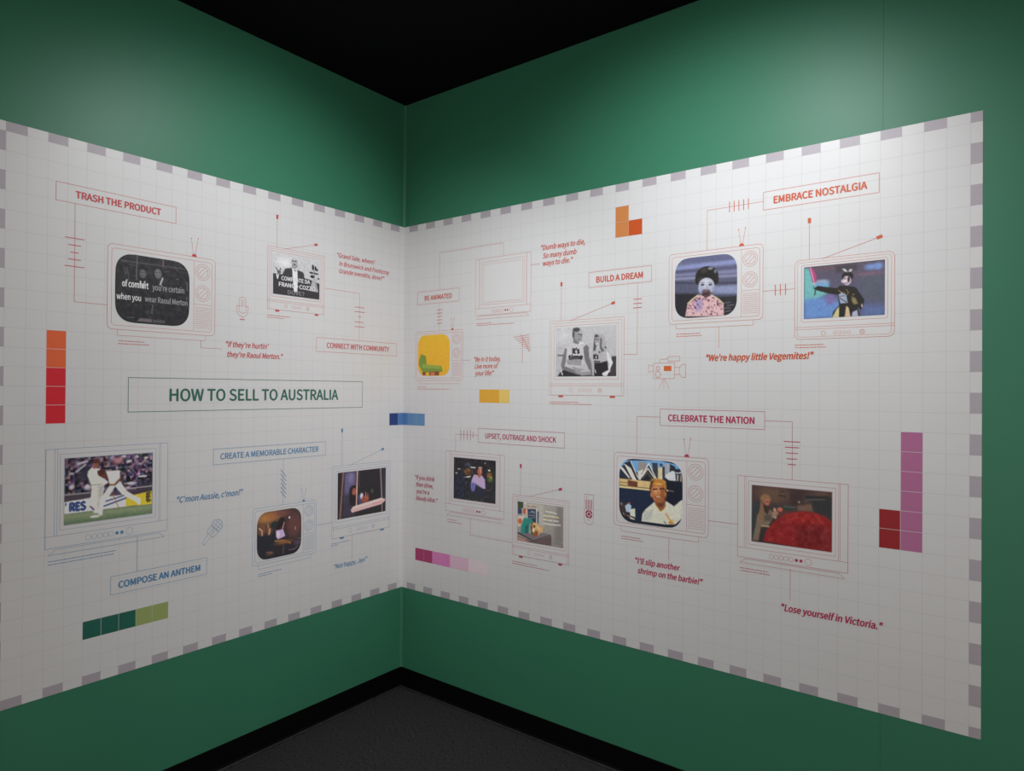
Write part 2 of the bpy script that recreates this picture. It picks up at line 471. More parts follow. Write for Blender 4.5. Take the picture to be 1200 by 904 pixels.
# ------------------------------------------------------------------ printed photographs
# what each screen picture shows, as soft shapes over the picture (0..1 across and down) in the colours seen next
# to paper of the given brightness: g ground, p patch, e ellipse, l stroke, n mottling
PICTURES = {
 'T1': (205, [
  ('g',(46,45,50), (38,38,42)),('n',14,30,1,-0.0,0.045,1.003,-0.073,1.012,0.929,0.008,0.966),('l',(100,99,104),0.007,0.275,0.018,0.268,0.366),
  ('l',(92,88,95),0.006,0.071,0.112,0.936,0.103),('l',(110,85,98),0.011,0.624,0.014,0.622,0.114),('l',(80,80,84),0.005,0.167,0.153,0.264,0.158),
  ('l',(86,86,90),0.005,0.107,0.211,0.132,0.31,0.149,0.204,0.171,0.373),('l',(72,72,76),0.004,0.137,0.193,0.174,0.304),('e',(34,33,36),0.012,0.35,0.186,0.057,0.039),
  ('e',(104,103,106),0.012,0.351,0.263,0.045,0.064),('e',(40,40,42),0.006,0.333,0.246,0.01,0.007),('e',(40,40,42),0.006,0.368,0.243,0.01,0.007),
  ('l',(62,60,62),0.004,0.332,0.294,0.373,0.29),('e',(38,37,40),0.01,0.558,0.157,0.056,0.031),('e',(118,117,120),0.012,0.555,0.232,0.046,0.071),
  ('e',(45,45,46),0.006,0.537,0.217,0.01,0.007),('e',(45,45,46),0.006,0.575,0.211,0.011,0.008),('l',(70,68,70),0.004,0.533,0.263,0.581,0.259),
  ('l',(190,188,192),0.01,0.618,0.294,0.586,0.391),('l',(175,174,178),0.008,0.317,0.379,0.35,0.465),('l',(205,204,208),0.008,0.379,0.378,0.35,0.465),
  ('l',(112,110,114),0.004,0.643,0.19,0.708,0.182),('l',(105,104,108),0.004,0.802,0.278,0.842,0.275),('l',(105,104,108),0.004,0.807,0.142,0.834,0.145),
  ('e',(70,68,72),0.02,0.418,0.828,0.022,0.028),('l',(96,94,98),0.009,0.486,0.715,0.476,0.837),('p',(118,105,112),0.008,0.283,0.97,0.319,0.922,0.476,0.924,0.476,0.971),
  ('p',(84,82,86),0.008,0.482,0.928,0.656,0.926,0.656,0.969,0.495,0.976),('l',(105,104,108),0.006,0.962,0.302,0.966,0.434),
  ('l',(105,104,108),0.006,0.96,0.537,0.961,0.581),('l',(85,84,88),0.006,0.155,0.924,0.246,0.922),
 ]),
 'T2': (200, [
  ('g',(196,196,199), (186,186,190)),('n',8,30,1,-0.001,-0.025,1.011,-0.049,1.015,0.494,0.003,0.516),('e',(225,225,228),0.08,0.231,0.198,0.124,0.097),
  ('l',(70,70,72),0.009,0.062,0.361,0.124,0.461),('l',(70,70,72),0.01,0.157,0.358,0.124,0.469),('e',(90,88,90),0.01,0.124,0.453,0.038,0.04),
  ('p',(52,50,54),0.006,0.003,0.504,0.192,0.497,0.359,0.514,0.658,0.505,0.775,0.521,1.016,0.596,1.019,1.004,0.007,1.003),
  ('p',(58,57,60),0.008,0.186,0.514,0.253,0.342,0.392,0.299,0.415,0.553,0.331,0.601),('p',(58,57,60),0.008,0.506,0.33,0.621,0.358,0.655,0.409,0.661,0.525,0.514,0.551),
  ('p',(222,221,224),0.006,0.399,0.307,0.506,0.325,0.517,0.551,0.51,0.882,0.439,0.893,0.41,0.57),('l',(120,118,122),0.006,0.43,0.337,0.492,0.358),
  ('l',(90,88,90),0.006,0.453,0.341,0.463,0.38),('e',(168,167,169),0.008,0.447,0.166,0.071,0.128),('e',(196,195,198),0.02,0.447,0.079,0.048,0.043),
  ('e',(62,60,62),0.008,0.415,0.12,0.019,0.018),('e',(62,60,62),0.008,0.468,0.116,0.019,0.019),('e',(80,78,80),0.008,0.444,0.209,0.025,0.023),
  ('l',(115,113,115),0.007,0.392,0.246,0.413,0.291,0.47,0.288,0.505,0.232),('l',(225,223,226),0.007,0.472,0.592,0.433,0.697,0.502,0.751,0.445,0.826),
  ('p',(172,171,174),0.008,0.781,0.805,0.835,0.527,0.894,0.415,0.94,0.609,0.975,0.816),('l',(110,108,112),0.006,0.821,0.697,0.881,0.755),
  ('l',(110,108,112),0.006,0.91,0.581,0.941,0.745),('e',(38,37,39),0.006,0.85,0.195,0.024,0.068),('e',(38,37,39),0.006,0.907,0.209,0.021,0.054),
  ('e',(45,44,46),0.006,0.94,0.245,0.027,0.031),('e',(38,37,39),0.006,0.819,0.341,0.047,0.023),('e',(38,37,39),0.006,0.926,0.344,0.048,0.02),
  ('e',(38,37,39),0.006,0.837,0.434,0.044,0.04),('e',(60,58,60),0.006,0.977,0.467,0.027,0.023),('l',(60,58,60),0.006,0.87,0.234,0.886,0.416),
 ]),
 'T3': (178, [
  ('g',(72,60,78), (80,66,80)),('n',70,42,2,-0.003,-0.016,0.997,0.007,1.001,0.57,0.001,0.59),('e',(50,46,66),0.08,0.217,0.253,0.088,0.11),
  ('e',(48,44,58),0.08,0.923,0.53,0.1,0.088),('l',(165,165,175),0.01,0.12,0.214,0.216,0.116),('l',(178,172,180),0.011,0.139,0.094,0.235,0.063),
  ('e',(170,120,130),0.03,0.587,0.084,0.062,0.057),('l',(190,190,198),0.01,0.834,0.372,0.922,0.375),('e',(185,180,188),0.015,0.075,0.439,0.028,0.035),
  ('e',(185,180,188),0.015,0.242,0.456,0.032,0.041),('e',(180,178,186),0.012,0.078,0.234,0.024,0.016),('e',(190,186,194),0.012,0.738,0.468,0.064,0.023),
  ('e',(195,190,196),0.01,0.655,0.027,0.024,0.017),('e',(195,190,196),0.01,0.714,0.112,0.032,0.021),('e',(195,190,196),0.01,0.92,0.074,0.024,0.017),
  ('e',(178,172,182),0.01,0.81,0.049,0.024,0.018),('p',(70,62,72),0.01,-0.001,0.536,0.277,0.537,0.278,0.634,-0.0,0.63),('l',(150,146,150),0.007,-0.001,0.547,0.272,0.55),
  ('l',(160,156,160),0.007,0.643,0.551,1.001,0.548),('p',(206,208,210),0.005,-0.003,0.654,0.239,0.635,0.691,0.641,0.692,0.836,-0.002,0.838),
  ('p',(222,180,52),0.005,0.681,0.68,0.997,0.626,0.999,0.848,0.682,0.83),('p',(58,52,58),0.005,0.68,0.611,0.997,0.592,0.997,0.626,0.75,0.647,0.68,0.647),
  ('l',(58,68,118),0.008,0.438,0.715,0.664,0.652),('l',(58,68,118),0.009,0.418,0.789,0.681,0.697),
  ('p',(112,128,98),0.005,-0.003,0.838,0.692,0.836,0.999,0.848,1.0,1.017,-0.001,1.001),('p',(128,140,110),0.02,-0.003,0.858,0.999,0.873,1.0,0.91,-0.002,0.906),
  ('p',(92,112,84),0.03,-0.002,0.953,1.0,0.962,1.0,1.017,-0.001,1.001),
  ('p',(212,205,194),0.008,0.248,0.218,0.286,0.168,0.384,0.192,0.405,0.332,0.481,0.419,0.416,0.466,0.284,0.441,0.241,0.284),
  ('p',(200,198,192),0.008,0.286,0.439,0.421,0.443,0.431,0.504,0.399,0.709,0.379,0.887,0.314,0.868,0.257,0.672,0.283,0.607),
  ('l',(150,140,130),0.003,0.286,0.439,0.405,0.437),('p',(172,168,164),0.02,0.366,0.466,0.426,0.461,0.392,0.652,0.368,0.843),
  ('e',(140,84,72),0.008,0.336,0.115,0.032,0.062),('e',(74,44,38),0.008,0.338,0.073,0.04,0.036),('l',(170,95,85),0.006,0.304,0.139,0.319,0.189),
  ('l',(60,62,90),0.008,0.279,0.765,0.314,0.82),('p',(222,215,200),0.006,0.446,0.242,0.607,0.246,0.608,0.379,0.538,0.465,0.489,0.444,0.465,0.34),
  ('p',(92,50,42),0.006,0.354,0.221,0.434,0.223,0.455,0.282,0.481,0.384,0.44,0.357,0.4,0.331,0.364,0.299),('e',(72,40,36),0.008,0.389,0.253,0.038,0.045),
  ('l',(132,92,66),0.009,0.489,0.462,0.543,0.463,0.605,0.383),
  ('p',(216,212,204),0.006,0.489,0.477,0.561,0.48,0.498,0.612,0.428,0.742,0.409,0.927,0.364,0.898,0.385,0.665),
  ('p',(214,210,202),0.006,0.55,0.485,0.608,0.418,0.69,0.584,0.804,0.695,0.853,0.724,0.848,0.826,0.766,0.747,0.633,0.633),
  ('e',(222,218,212),0.008,0.331,0.927,0.051,0.018),('e',(214,210,204),0.006,0.837,0.78,0.022,0.055),('l',(150,112,80),0.005,0.529,0.62,0.608,0.871),
 ]),
 'T4': (178, [
  ('g',(66,48,46), (38,34,40)),('e',(176,122,66),0.1,0.204,0.126,0.216,0.111),('e',(150,96,60),0.06,0.363,0.102,0.176,0.07),('e',(92,58,56),0.08,0.833,0.378,0.171,0.26),
  ('e',(110,66,62),0.05,0.571,0.078,0.135,0.057),('p',(36,38,44),0.03,-0.006,0.457,0.25,0.489,0.41,0.434,0.427,0.634,0.387,1.048,-0.001,0.966),
  ('e',(112,74,54),0.03,0.106,0.353,0.086,0.124),('e',(112,74,54),0.03,0.264,0.38,0.065,0.112),('l',(196,160,136),0.01,0.049,0.322,0.109,0.381,0.11,0.478),
  ('l',(192,152,122),0.013,0.278,0.368,0.262,0.477),('l',(190,150,110),0.007,0.231,0.263,0.242,0.334),('e',(36,44,42),0.02,0.38,0.302,0.088,0.078),
  ('e',(34,28,32),0.012,0.543,0.258,0.072,0.099),('e',(34,28,32),0.012,0.469,0.345,0.057,0.085),('l',(182,126,122),0.011,0.6,0.282,0.562,0.41),
  ('p',(186,160,204),0.01,0.413,0.427,0.574,0.422,0.628,0.579,0.46,0.623,0.419,0.562),('e',(215,205,228),0.02,0.47,0.515,0.03,0.056),
  ('l',(160,110,60),0.013,0.398,0.65,0.591,0.665,0.744,0.751),('e',(130,86,52),0.03,0.592,0.707,0.166,0.037),('e',(225,222,226),0.006,0.718,0.193,0.019,0.026),
  ('e',(160,126,116),0.008,0.857,0.447,0.013,0.043),('e',(84,66,84),0.04,0.915,0.769,0.078,0.05),('l',(104,88,104),0.008,0.715,0.896,0.838,0.898,0.915,0.856),
  ('l',(120,100,118),0.006,0.914,0.681,0.984,0.68),('e',(98,66,58),0.03,0.283,0.886,0.072,0.042),('l',(140,100,84),0.005,0.21,0.844,0.341,0.884),
  ('l',(62,58,72),0.019,0.592,0.779,0.579,0.947),
 ]),
 'T5': (180, [
  ('g',(36,34,38), (36,34,37)),('p',(92,88,122),0.03,0.135,0.022,0.362,0.012,0.357,0.33,0.245,0.622,0.118,0.661),
  ('p',(56,52,68),0.05,0.117,0.478,0.373,0.519,0.334,1.009,0.079,0.989),('e',(120,112,148),0.05,0.255,0.13,0.057,0.108),('l',(132,96,92),0.014,0.107,0.019,0.049,0.983),
  ('l',(60,44,46),0.007,0.072,0.014,0.017,0.977),('e',(30,24,27),0.015,0.315,0.433,0.087,0.125),('p',(34,28,32),0.02,0.223,0.48,0.388,0.506,0.404,0.774,0.246,0.745),
  ('e',(158,88,70),0.015,0.327,0.45,0.044,0.075),('e',(64,36,34),0.01,0.308,0.424,0.012,0.008),('l',(60,54,60),0.012,0.431,0.013,0.433,0.373),
  ('p',(70,66,100),0.015,0.403,0.555,0.49,0.507,0.521,0.732,0.419,0.745),('e',(206,200,226),0.015,0.483,0.569,0.032,0.066),('e',(142,70,52),0.02,0.558,0.652,0.078,0.079),
  ('l',(190,112,86),0.007,0.567,0.504,0.568,0.63),('l',(176,96,70),0.008,0.609,0.542,0.613,0.653),('e',(80,78,82),0.02,0.702,0.493,0.024,0.042),
  ('l',(196,152,140),0.013,0.39,0.008,0.375,0.769),('l',(226,176,140),0.005,0.374,0.644,0.372,0.768),('l',(128,116,122),0.015,0.884,0.018,0.917,0.705),
  ('p',(48,46,56),0.01,0.927,0.013,0.99,0.01,0.988,0.749,0.957,0.744),
  ('p',(208,166,164),0.006,0.258,0.84,0.287,0.904,0.921,0.822,0.988,0.752,0.988,0.717,0.904,0.678,0.477,0.743,0.318,0.774),
  ('p',(226,188,182),0.01,0.278,0.828,0.303,0.779,0.901,0.686,0.917,0.737,0.478,0.803),('l',(190,120,120),0.006,0.717,0.782,0.902,0.767),
  ('l',(150,128,130),0.009,0.924,0.803,0.925,0.989),
 ]),
 'T7': (192, [
  ('g',(218,168,38), (214,160,36)),('p',(112,134,50),0.006,0.033,0.613,0.103,0.465,0.248,0.505,0.289,0.737,0.747,0.76,0.786,0.906,0.154,0.914,0.034,0.733),
  ('p',(134,156,66),0.01,0.133,0.705,0.728,0.774,0.729,0.838,0.153,0.809),('p',(120,62,40),0.006,0.147,0.908,0.684,0.896,0.674,0.993,0.155,0.988),
  ('p',(206,160,52),0.005,0.252,0.915,0.368,0.91,0.369,0.99,0.253,0.989),('p',(190,110,60),0.005,0.418,0.917,0.541,0.912,0.542,0.992,0.419,0.991),
 ]),
 'T8': (205, [
  ('g',(190,189,192), (180,179,182)),('e',(205,204,207),0.1,0.129,0.174,0.114,0.108),('l',(150,149,152),0.003,0.015,0.413,0.176,0.441),
  ('l',(90,88,90),0.01,0.039,0.564,0.131,0.57),('p',(44,42,46),0.006,0.03,1.0,0.087,0.892,0.19,0.84,0.6,0.914,1.0,0.932,1.0,1.009),
  ('p',(64,60,64),0.008,0.926,0.616,0.998,0.609,1.0,1.009,0.897,1.008),
  ('p',(196,194,197),0.008,0.17,0.393,0.294,0.321,0.405,0.331,0.537,0.368,0.56,0.504,0.49,0.66,0.458,0.818,0.189,0.786,0.149,0.663),
  ('p',(118,115,118),0.01,0.159,0.42,0.19,0.435,0.172,0.704,0.149,0.785,0.403,0.911,0.392,0.977,0.11,0.852,0.092,0.77,0.109,0.648),
  ('p',(152,150,152),0.01,0.189,0.651,0.446,0.659,0.436,0.791,0.201,0.759),
  ('p',(112,109,112),0.01,0.467,0.42,0.516,0.367,0.554,0.398,0.566,0.61,0.626,0.796,0.622,0.993,0.448,0.978,0.469,0.885,0.567,0.873,0.49,0.66),
  ('p',(150,148,150),0.01,0.28,0.788,0.425,0.858,0.578,0.887,0.6,0.953,0.448,0.991,0.337,0.923),('l',(205,203,205),0.007,0.436,0.898,0.578,0.887),
  ('e',(152,149,151),0.008,0.371,0.169,0.076,0.14),('p',(120,118,120),0.01,0.299,0.211,0.4,0.324,0.378,0.35,0.3,0.319),('e',(175,172,174),0.02,0.415,0.112,0.036,0.054),
  ('e',(72,70,72),0.008,0.348,0.054,0.062,0.043),('e',(80,78,80),0.008,0.301,0.144,0.019,0.08),('l',(52,50,52),0.006,0.382,0.143,0.443,0.16),
  ('l',(70,68,70),0.004,0.383,0.263,0.431,0.259),('l',(80,78,80),0.004,0.432,0.179,0.441,0.22),('l',(225,223,226),0.009,0.4,0.351,0.466,0.321),
  ('p',(176,174,178),0.01,0.619,0.506,0.683,0.443,0.842,0.464,0.884,0.569,0.926,0.725,0.864,0.723,0.749,0.746,0.631,0.691),
  ('p',(216,214,217),0.006,0.847,0.503,0.9,0.595,0.947,0.739,0.896,0.879,0.855,0.995,0.792,0.994,0.771,0.942,0.865,0.879,0.895,0.763,0.853,0.671),
  ('p',(40,38,41),0.006,0.647,0.731,0.749,0.733,0.859,0.697,0.875,0.879,0.771,0.942,0.792,1.007,0.649,1.006),
  ('p',(176,174,178),0.01,0.603,0.532,0.631,0.612,0.648,0.796,0.649,0.993,0.622,0.993,0.598,0.663),
  ('p',(78,76,78),0.01,0.63,0.494,0.645,0.245,0.682,0.175,0.73,0.211,0.683,0.404,0.662,0.495),
  ('p',(172,170,173),0.012,0.724,0.171,0.788,0.162,0.825,0.255,0.842,0.412,0.821,0.502,0.779,0.513,0.747,0.433,0.762,0.317),
  ('p',(98,96,98),0.01,0.741,0.224,0.773,0.278,0.763,0.408,0.811,0.501,0.769,0.525,0.736,0.433),('e',(165,162,165),0.008,0.695,0.294,0.043,0.098),
  ('e',(78,76,78),0.01,0.682,0.201,0.032,0.032),('l',(50,48,50),0.005,0.661,0.269,0.72,0.275),('l',(235,233,236),0.005,0.672,0.358,0.709,0.353),
  ('e',(60,58,60),0.008,0.829,0.437,0.013,0.018),('e',(45,43,46),0.006,0.732,0.524,0.013,0.016),('l',(214,212,215),0.009,0.093,0.886,0.116,0.961),
  ('l',(200,198,200),0.007,0.664,0.875,0.675,0.928),
 ]),
 'T9': (222, [
  ('g',(122,126,160), (60,60,72)),('p',(104,106,140),0.02,-0.002,-0.062,1.006,0.037,1.006,0.121,-0.001,0.066),
  ('p',(142,150,196),0.02,-0.001,0.117,1.006,0.109,1.007,0.181,-0.0,0.181),('p',(88,88,118),0.02,-0.0,0.196,1.007,0.218,1.007,0.248,-0.0,0.232),
  ('p',(134,136,172),0.02,0.0,0.245,1.007,0.278,1.007,0.326,0.0,0.283),('p',(150,150,180),0.02,0.0,0.309,1.007,0.35,1.008,0.386,0.001,0.347),
  ('p',(70,68,88),0.02,0.001,0.373,0.391,0.423,1.008,0.47,1.008,0.501,0.001,0.411),('p',(146,152,188),0.03,0.658,0.51,1.008,0.519,1.009,0.663,0.659,0.633),
  ('p',(92,94,118),0.03,0.001,0.424,0.391,0.473,0.392,0.61,0.002,0.551),('p',(46,44,52),0.03,0.002,0.577,0.392,0.61,0.332,0.981,0.004,0.96),
  ('p',(52,50,56),0.008,0.706,0.692,1.009,0.697,1.011,1.024,0.779,1.009),('l',(120,116,120),0.006,0.813,0.792,0.895,0.789),
  ('l',(120,116,120),0.006,0.848,0.838,0.953,0.833),('l',(120,116,120),0.006,0.802,0.877,0.895,0.877),('l',(120,116,120),0.006,0.825,0.933,0.907,0.921),
  ('p',(206,166,172),0.006,0.176,0.971,0.213,0.759,0.293,0.683,0.392,0.629,0.611,0.641,0.73,0.725,0.795,0.803,0.802,1.011),
  ('l',(206,200,150),0.008,0.213,0.759,0.294,0.69,0.386,0.628),('l',(206,200,150),0.007,0.605,0.647,0.718,0.724,0.792,0.803),
  ('p',(164,140,176),0.03,0.331,0.705,0.466,0.716,0.455,0.889,0.344,0.906),('n',60,46,3,0.189,0.959,0.219,0.759,0.38,0.647,0.623,0.661,0.784,0.802,0.796,0.998),
  ('e',(42,38,38),0.008,0.525,0.324,0.182,0.154),('e',(46,42,42),0.008,0.397,0.374,0.059,0.094),('e',(46,42,42),0.008,0.663,0.394,0.054,0.092),
  ('e',(140,140,156),0.012,0.584,0.21,0.041,0.023),('e',(120,118,130),0.012,0.663,0.265,0.024,0.032),('e',(72,66,60),0.03,0.476,0.232,0.049,0.038),
  ('e',(186,188,206),0.008,0.52,0.497,0.128,0.138),('e',(206,208,224),0.03,0.501,0.434,0.085,0.062),('e',(176,182,214),0.03,0.428,0.539,0.032,0.062),
  ('e',(160,166,200),0.03,0.634,0.557,0.027,0.062),('p',(60,56,56),0.01,0.389,0.435,0.415,0.388,0.464,0.355,0.44,0.341,0.378,0.359),
  ('l',(104,102,118),0.005,0.425,0.436,0.489,0.435),('l',(104,102,118),0.005,0.552,0.441,0.612,0.457),('e',(34,32,40),0.006,0.46,0.467,0.027,0.014),
  ('e',(34,32,40),0.006,0.581,0.478,0.026,0.013),('l',(140,138,160),0.005,0.523,0.473,0.528,0.535),
  ('p',(92,72,80),0.02,0.447,0.578,0.477,0.549,0.568,0.557,0.593,0.603,0.575,0.657,0.514,0.67,0.453,0.64),('l',(50,40,46),0.007,0.453,0.628,0.515,0.676,0.575,0.651),
  ('e',(120,96,100),0.01,0.514,0.577,0.041,0.017),('e',(70,42,46),0.01,0.514,0.621,0.048,0.015),
 ]),
 'T10': (222, [
  ('g',(92,82,98), (96,102,140)),('p',(120,190,190),0.03,0.001,0.017,0.073,0.028,0.125,0.29,0.315,0.314,0.326,0.523,0.177,0.64,0.003,0.682),
  ('p',(110,150,212),0.05,0.003,0.622,0.346,0.599,0.483,0.731,0.484,1.009,0.004,0.999),('e',(130,112,168),0.05,0.346,0.658,0.059,0.089),
  ('e',(120,168,218),0.03,0.226,0.348,0.09,0.067),('e',(160,170,196),0.02,0.236,0.304,0.07,0.033),('p',(92,96,112),0.06,0.692,0.247,0.996,0.217,0.997,0.783,0.759,0.701),
  ('p',(98,118,168),0.06,0.75,0.815,0.998,0.839,0.998,1.009,0.75,1.002),('e',(126,154,216),0.03,0.831,0.109,0.065,0.052),('e',(126,154,216),0.03,0.923,0.108,0.054,0.064),
  ('e',(146,104,124),0.03,0.822,0.229,0.102,0.023),('e',(118,82,94),0.04,0.354,0.054,0.109,0.02),('p',(70,64,74),0.03,0.403,0.031,0.672,0.035,0.663,0.142,0.423,0.166),
  ('p',(186,74,124),0.015,0.073,0.016,0.124,0.043,0.165,0.19,0.165,0.31,0.125,0.32),('l',(232,150,196),0.007,0.085,0.018,0.137,0.314),
  ('e',(190,184,186),0.01,0.13,0.336,0.018,0.024),('l',(110,96,90),0.005,0.125,0.372,0.133,0.426),('l',(60,56,56),0.008,0.151,0.458,0.144,0.547),
  ('p',(40,36,34),0.005,0.13,0.422,0.181,0.379,0.424,0.453,0.463,0.406,0.617,0.44,0.664,0.474,0.759,0.701,0.75,0.815,0.712,0.883,0.674,0.808,0.56,0.797,0.454,0.786,0.439,0.58,0.306,0.535,0.166,0.46),
  ('p',(166,180,206),0.008,0.444,0.58,0.483,0.54,0.541,0.591,0.56,0.738,0.469,0.744),('l',(58,52,40),0.005,0.463,0.641,0.541,0.722),
  ('l',(58,52,40),0.004,0.454,0.61,0.521,0.603),('p',(146,132,92),0.012,0.608,0.627,0.655,0.661,0.684,0.765,0.637,0.782,0.608,0.714),
  ('l',(180,156,92),0.004,0.444,0.492,0.483,0.54,0.531,0.561),('l',(180,156,92),0.003,0.54,0.489,0.569,0.55,0.55,0.592),('l',(200,186,150),0.003,0.617,0.599,0.636,0.587),
  ('p',(38,34,32),0.005,0.454,0.772,0.674,0.793,0.713,1.013,0.367,0.992,0.376,0.897),('p',(216,206,150),0.006,0.367,0.999,0.425,0.842,0.454,0.801,0.45,1.006),
  ('p',(222,196,158),0.006,0.523,1.005,0.541,0.795,0.57,0.827,0.594,1.003),('p',(188,190,214),0.008,0.609,1.002,0.618,0.918,0.675,0.88,0.689,1.004),
  ('e',(38,32,36),0.008,0.554,0.246,0.071,0.088),('e',(232,214,222),0.006,0.549,0.322,0.05,0.084),('e',(60,50,58),0.008,0.57,0.303,0.017,0.058),
  ('e',(80,52,64),0.006,0.538,0.372,0.021,0.009),('e',(50,44,52),0.005,0.526,0.286,0.01,0.014),('e',(226,206,212),0.006,0.492,0.329,0.012,0.03),
  ('p',(206,204,210),0.005,0.489,0.105,0.52,0.095,0.549,0.14,0.557,0.173,0.52,0.151),('p',(206,204,210),0.005,0.568,0.172,0.577,0.118,0.616,0.118,0.606,0.156),
  ('l',(220,196,190),0.007,0.731,0.785,0.733,0.828),('l',(34,30,30),0.008,0.712,0.826,0.717,0.87),
 ]),
 'T11': (182, [
  ('g',(34,32,36), (40,42,46)),('p',(36,40,54),0.03,0.018,0.412,0.231,0.36,0.293,0.59,0.281,0.961,0.007,0.983),('e',(52,62,76),0.02,0.349,0.149,0.074,0.048),
  ('e',(120,84,56),0.02,0.343,0.319,0.086,0.081),('e',(84,58,40),0.02,0.381,0.359,0.06,0.044),('n',16,30,1,-0.001,0.01,0.991,0.009,0.998,0.992,0.007,0.998),
  ('e',(196,176,180),0.008,0.132,0.274,0.034,0.014),('e',(206,196,200),0.008,0.064,0.378,0.022,0.015),('l',(220,214,220),0.008,0.417,0.208,0.527,0.205),
  ('e',(240,240,240),0.005,0.469,0.21,0.014,0.011),('l',(226,222,220),0.008,0.307,0.452,0.411,0.422),('e',(240,238,236),0.005,0.364,0.449,0.015,0.012),
  ('e',(200,190,190),0.005,0.269,0.462,0.012,0.008),('l',(150,96,96),0.005,0.451,0.249,0.452,0.351),('e',(220,220,230),0.005,0.755,0.078,0.012,0.011),
  ('e',(240,236,190),0.006,0.852,0.24,0.026,0.02),('e',(140,92,46),0.03,0.86,0.337,0.056,0.043),('e',(176,170,60),0.02,0.889,0.405,0.031,0.028),
  ('e',(84,110,56),0.03,0.875,0.464,0.057,0.043),('e',(180,120,100),0.01,0.825,0.384,0.022,0.015),('l',(92,84,84),0.009,0.308,0.559,0.308,0.618),
  ('l',(100,70,50),0.006,0.791,0.704,0.891,0.706),
  ('p',(178,156,190),0.01,0.42,0.604,0.456,0.453,0.499,0.368,0.602,0.379,0.689,0.377,0.754,0.464,0.77,0.678,0.691,0.688,0.56,0.646,0.487,0.772,0.428,0.721),
  ('p',(92,96,168),0.02,0.424,0.574,0.515,0.564,0.502,0.77,0.436,0.778),('p',(40,40,58),0.02,0.53,0.591,0.691,0.674,0.777,0.735,0.778,0.85,0.518,0.885,0.516,0.71),
  ('e',(168,92,68),0.01,0.63,0.289,0.055,0.09),('p',(170,92,66),0.01,0.58,0.367,0.674,0.357,0.631,0.434,0.595,0.423),('e',(176,144,128),0.01,0.644,0.197,0.046,0.026),
  ('e',(190,124,104),0.01,0.652,0.272,0.022,0.058),
 ]),
 'T12': (182, [
  ('g',(156,153,146), (140,136,130)),('p',(172,168,160),0.05,0.129,0.009,0.579,0.007,0.582,0.544,0.132,0.525),
  ('p',(124,118,114),0.06,0.858,-0.003,1.009,0.005,1.001,0.994,0.781,0.959),('p',(60,68,48),0.01,0.009,0.01,0.136,0.017,0.13,0.159,0.018,0.21),
  ('p',(44,56,96),0.01,0.018,0.193,0.1,0.189,0.101,0.314,0.019,0.327),('e',(206,200,196),0.01,0.173,0.036,0.027,0.017),('l',(120,86,66),0.007,0.233,0.102,0.422,0.089),
  ('e',(206,150,100),0.01,0.299,0.1,0.03,0.016),('p',(48,58,80),0.006,0.226,0.169,0.415,0.147,0.424,0.49,0.25,0.471),('l',(150,160,176),0.004,0.263,0.254,0.394,0.249),
  ('l',(150,160,176),0.005,0.263,0.32,0.394,0.315),('l',(170,180,190),0.006,0.307,0.214,0.379,0.219),('l',(120,120,130),0.006,0.271,0.385,0.409,0.361),
  ('l',(196,192,186),0.007,0.425,0.137,0.431,0.489),('p',(70,78,96),0.008,0.444,0.208,0.48,0.186,0.475,0.498,0.446,0.486),
  ('p',(196,184,170),0.01,0.011,0.378,0.16,0.354,0.176,0.484,0.058,0.638,0.013,0.646),('e',(190,92,54),0.012,0.065,0.503,0.048,0.067),
  ('e',(180,86,60),0.01,0.175,0.235,0.044,0.07),('e',(206,168,150),0.008,0.211,0.246,0.023,0.066),
  ('p',(44,128,120),0.01,0.153,0.405,0.322,0.393,0.352,0.47,0.279,0.549,0.252,0.802,0.074,0.819,0.102,0.563),
  ('p',(30,92,90),0.02,0.177,0.617,0.25,0.537,0.252,0.802,0.178,0.816),('p',(58,54,58),0.006,0.014,0.78,0.369,0.927,0.738,0.717,0.738,0.742,0.369,0.96,0.014,0.83),
  ('p',(114,104,110),0.006,0.089,0.807,0.583,0.706,0.738,0.722,0.369,0.927),('p',(96,80,78),0.01,0.015,0.88,0.369,0.96,0.752,0.747,0.753,0.988,0.326,1.018,0.015,0.997),
  ('p',(168,130,122),0.02,0.015,0.897,0.179,0.932,0.268,0.997,0.015,0.997),('p',(92,52,38),0.01,0.302,0.611,0.323,0.491,0.367,0.5,0.368,0.779,0.325,0.788),
  ('p',(206,162,112),0.01,0.338,0.522,0.395,0.479,0.568,0.579,0.562,0.71,0.526,0.684,0.462,0.811,0.397,0.807,0.339,0.719),
  ('p',(138,84,48),0.01,0.367,0.648,0.469,0.695,0.462,0.811,0.369,0.829),('e',(228,206,170),0.01,0.368,0.681,0.029,0.046),('e',(60,40,34),0.008,0.381,0.58,0.021,0.033),
  ('l',(226,196,150),0.007,0.439,0.569,0.497,0.624),('l',(206,204,200),0.009,0.636,0.169,0.749,0.172,0.86,0.189),
  ('l',(214,200,160),0.009,0.573,0.277,0.749,0.272,0.901,0.278),('l',(214,194,140),0.01,0.581,0.368,0.666,0.375),('l',(208,206,202),0.01,0.694,0.37,0.75,0.372),
  ('l',(208,206,202),0.009,0.791,0.369,0.895,0.367),('l',(208,206,202),0.009,0.574,0.472,0.75,0.473,0.937,0.456),
 ]),
 'T13': (190, [
  ('g',(38,42,62), (32,36,52)),('p',(110,160,206),0.005,-0.005,0.041,0.642,-0.0,0.995,0.051,0.996,0.099,0.643,0.115,0.314,0.205,-0.004,0.181),
  ('p',(148,138,134),0.006,0.313,0.043,0.441,0.039,0.442,0.194,0.314,0.229),('p',(60,60,70),0.006,0.53,0.039,0.618,0.038,0.625,0.276,0.569,0.269),
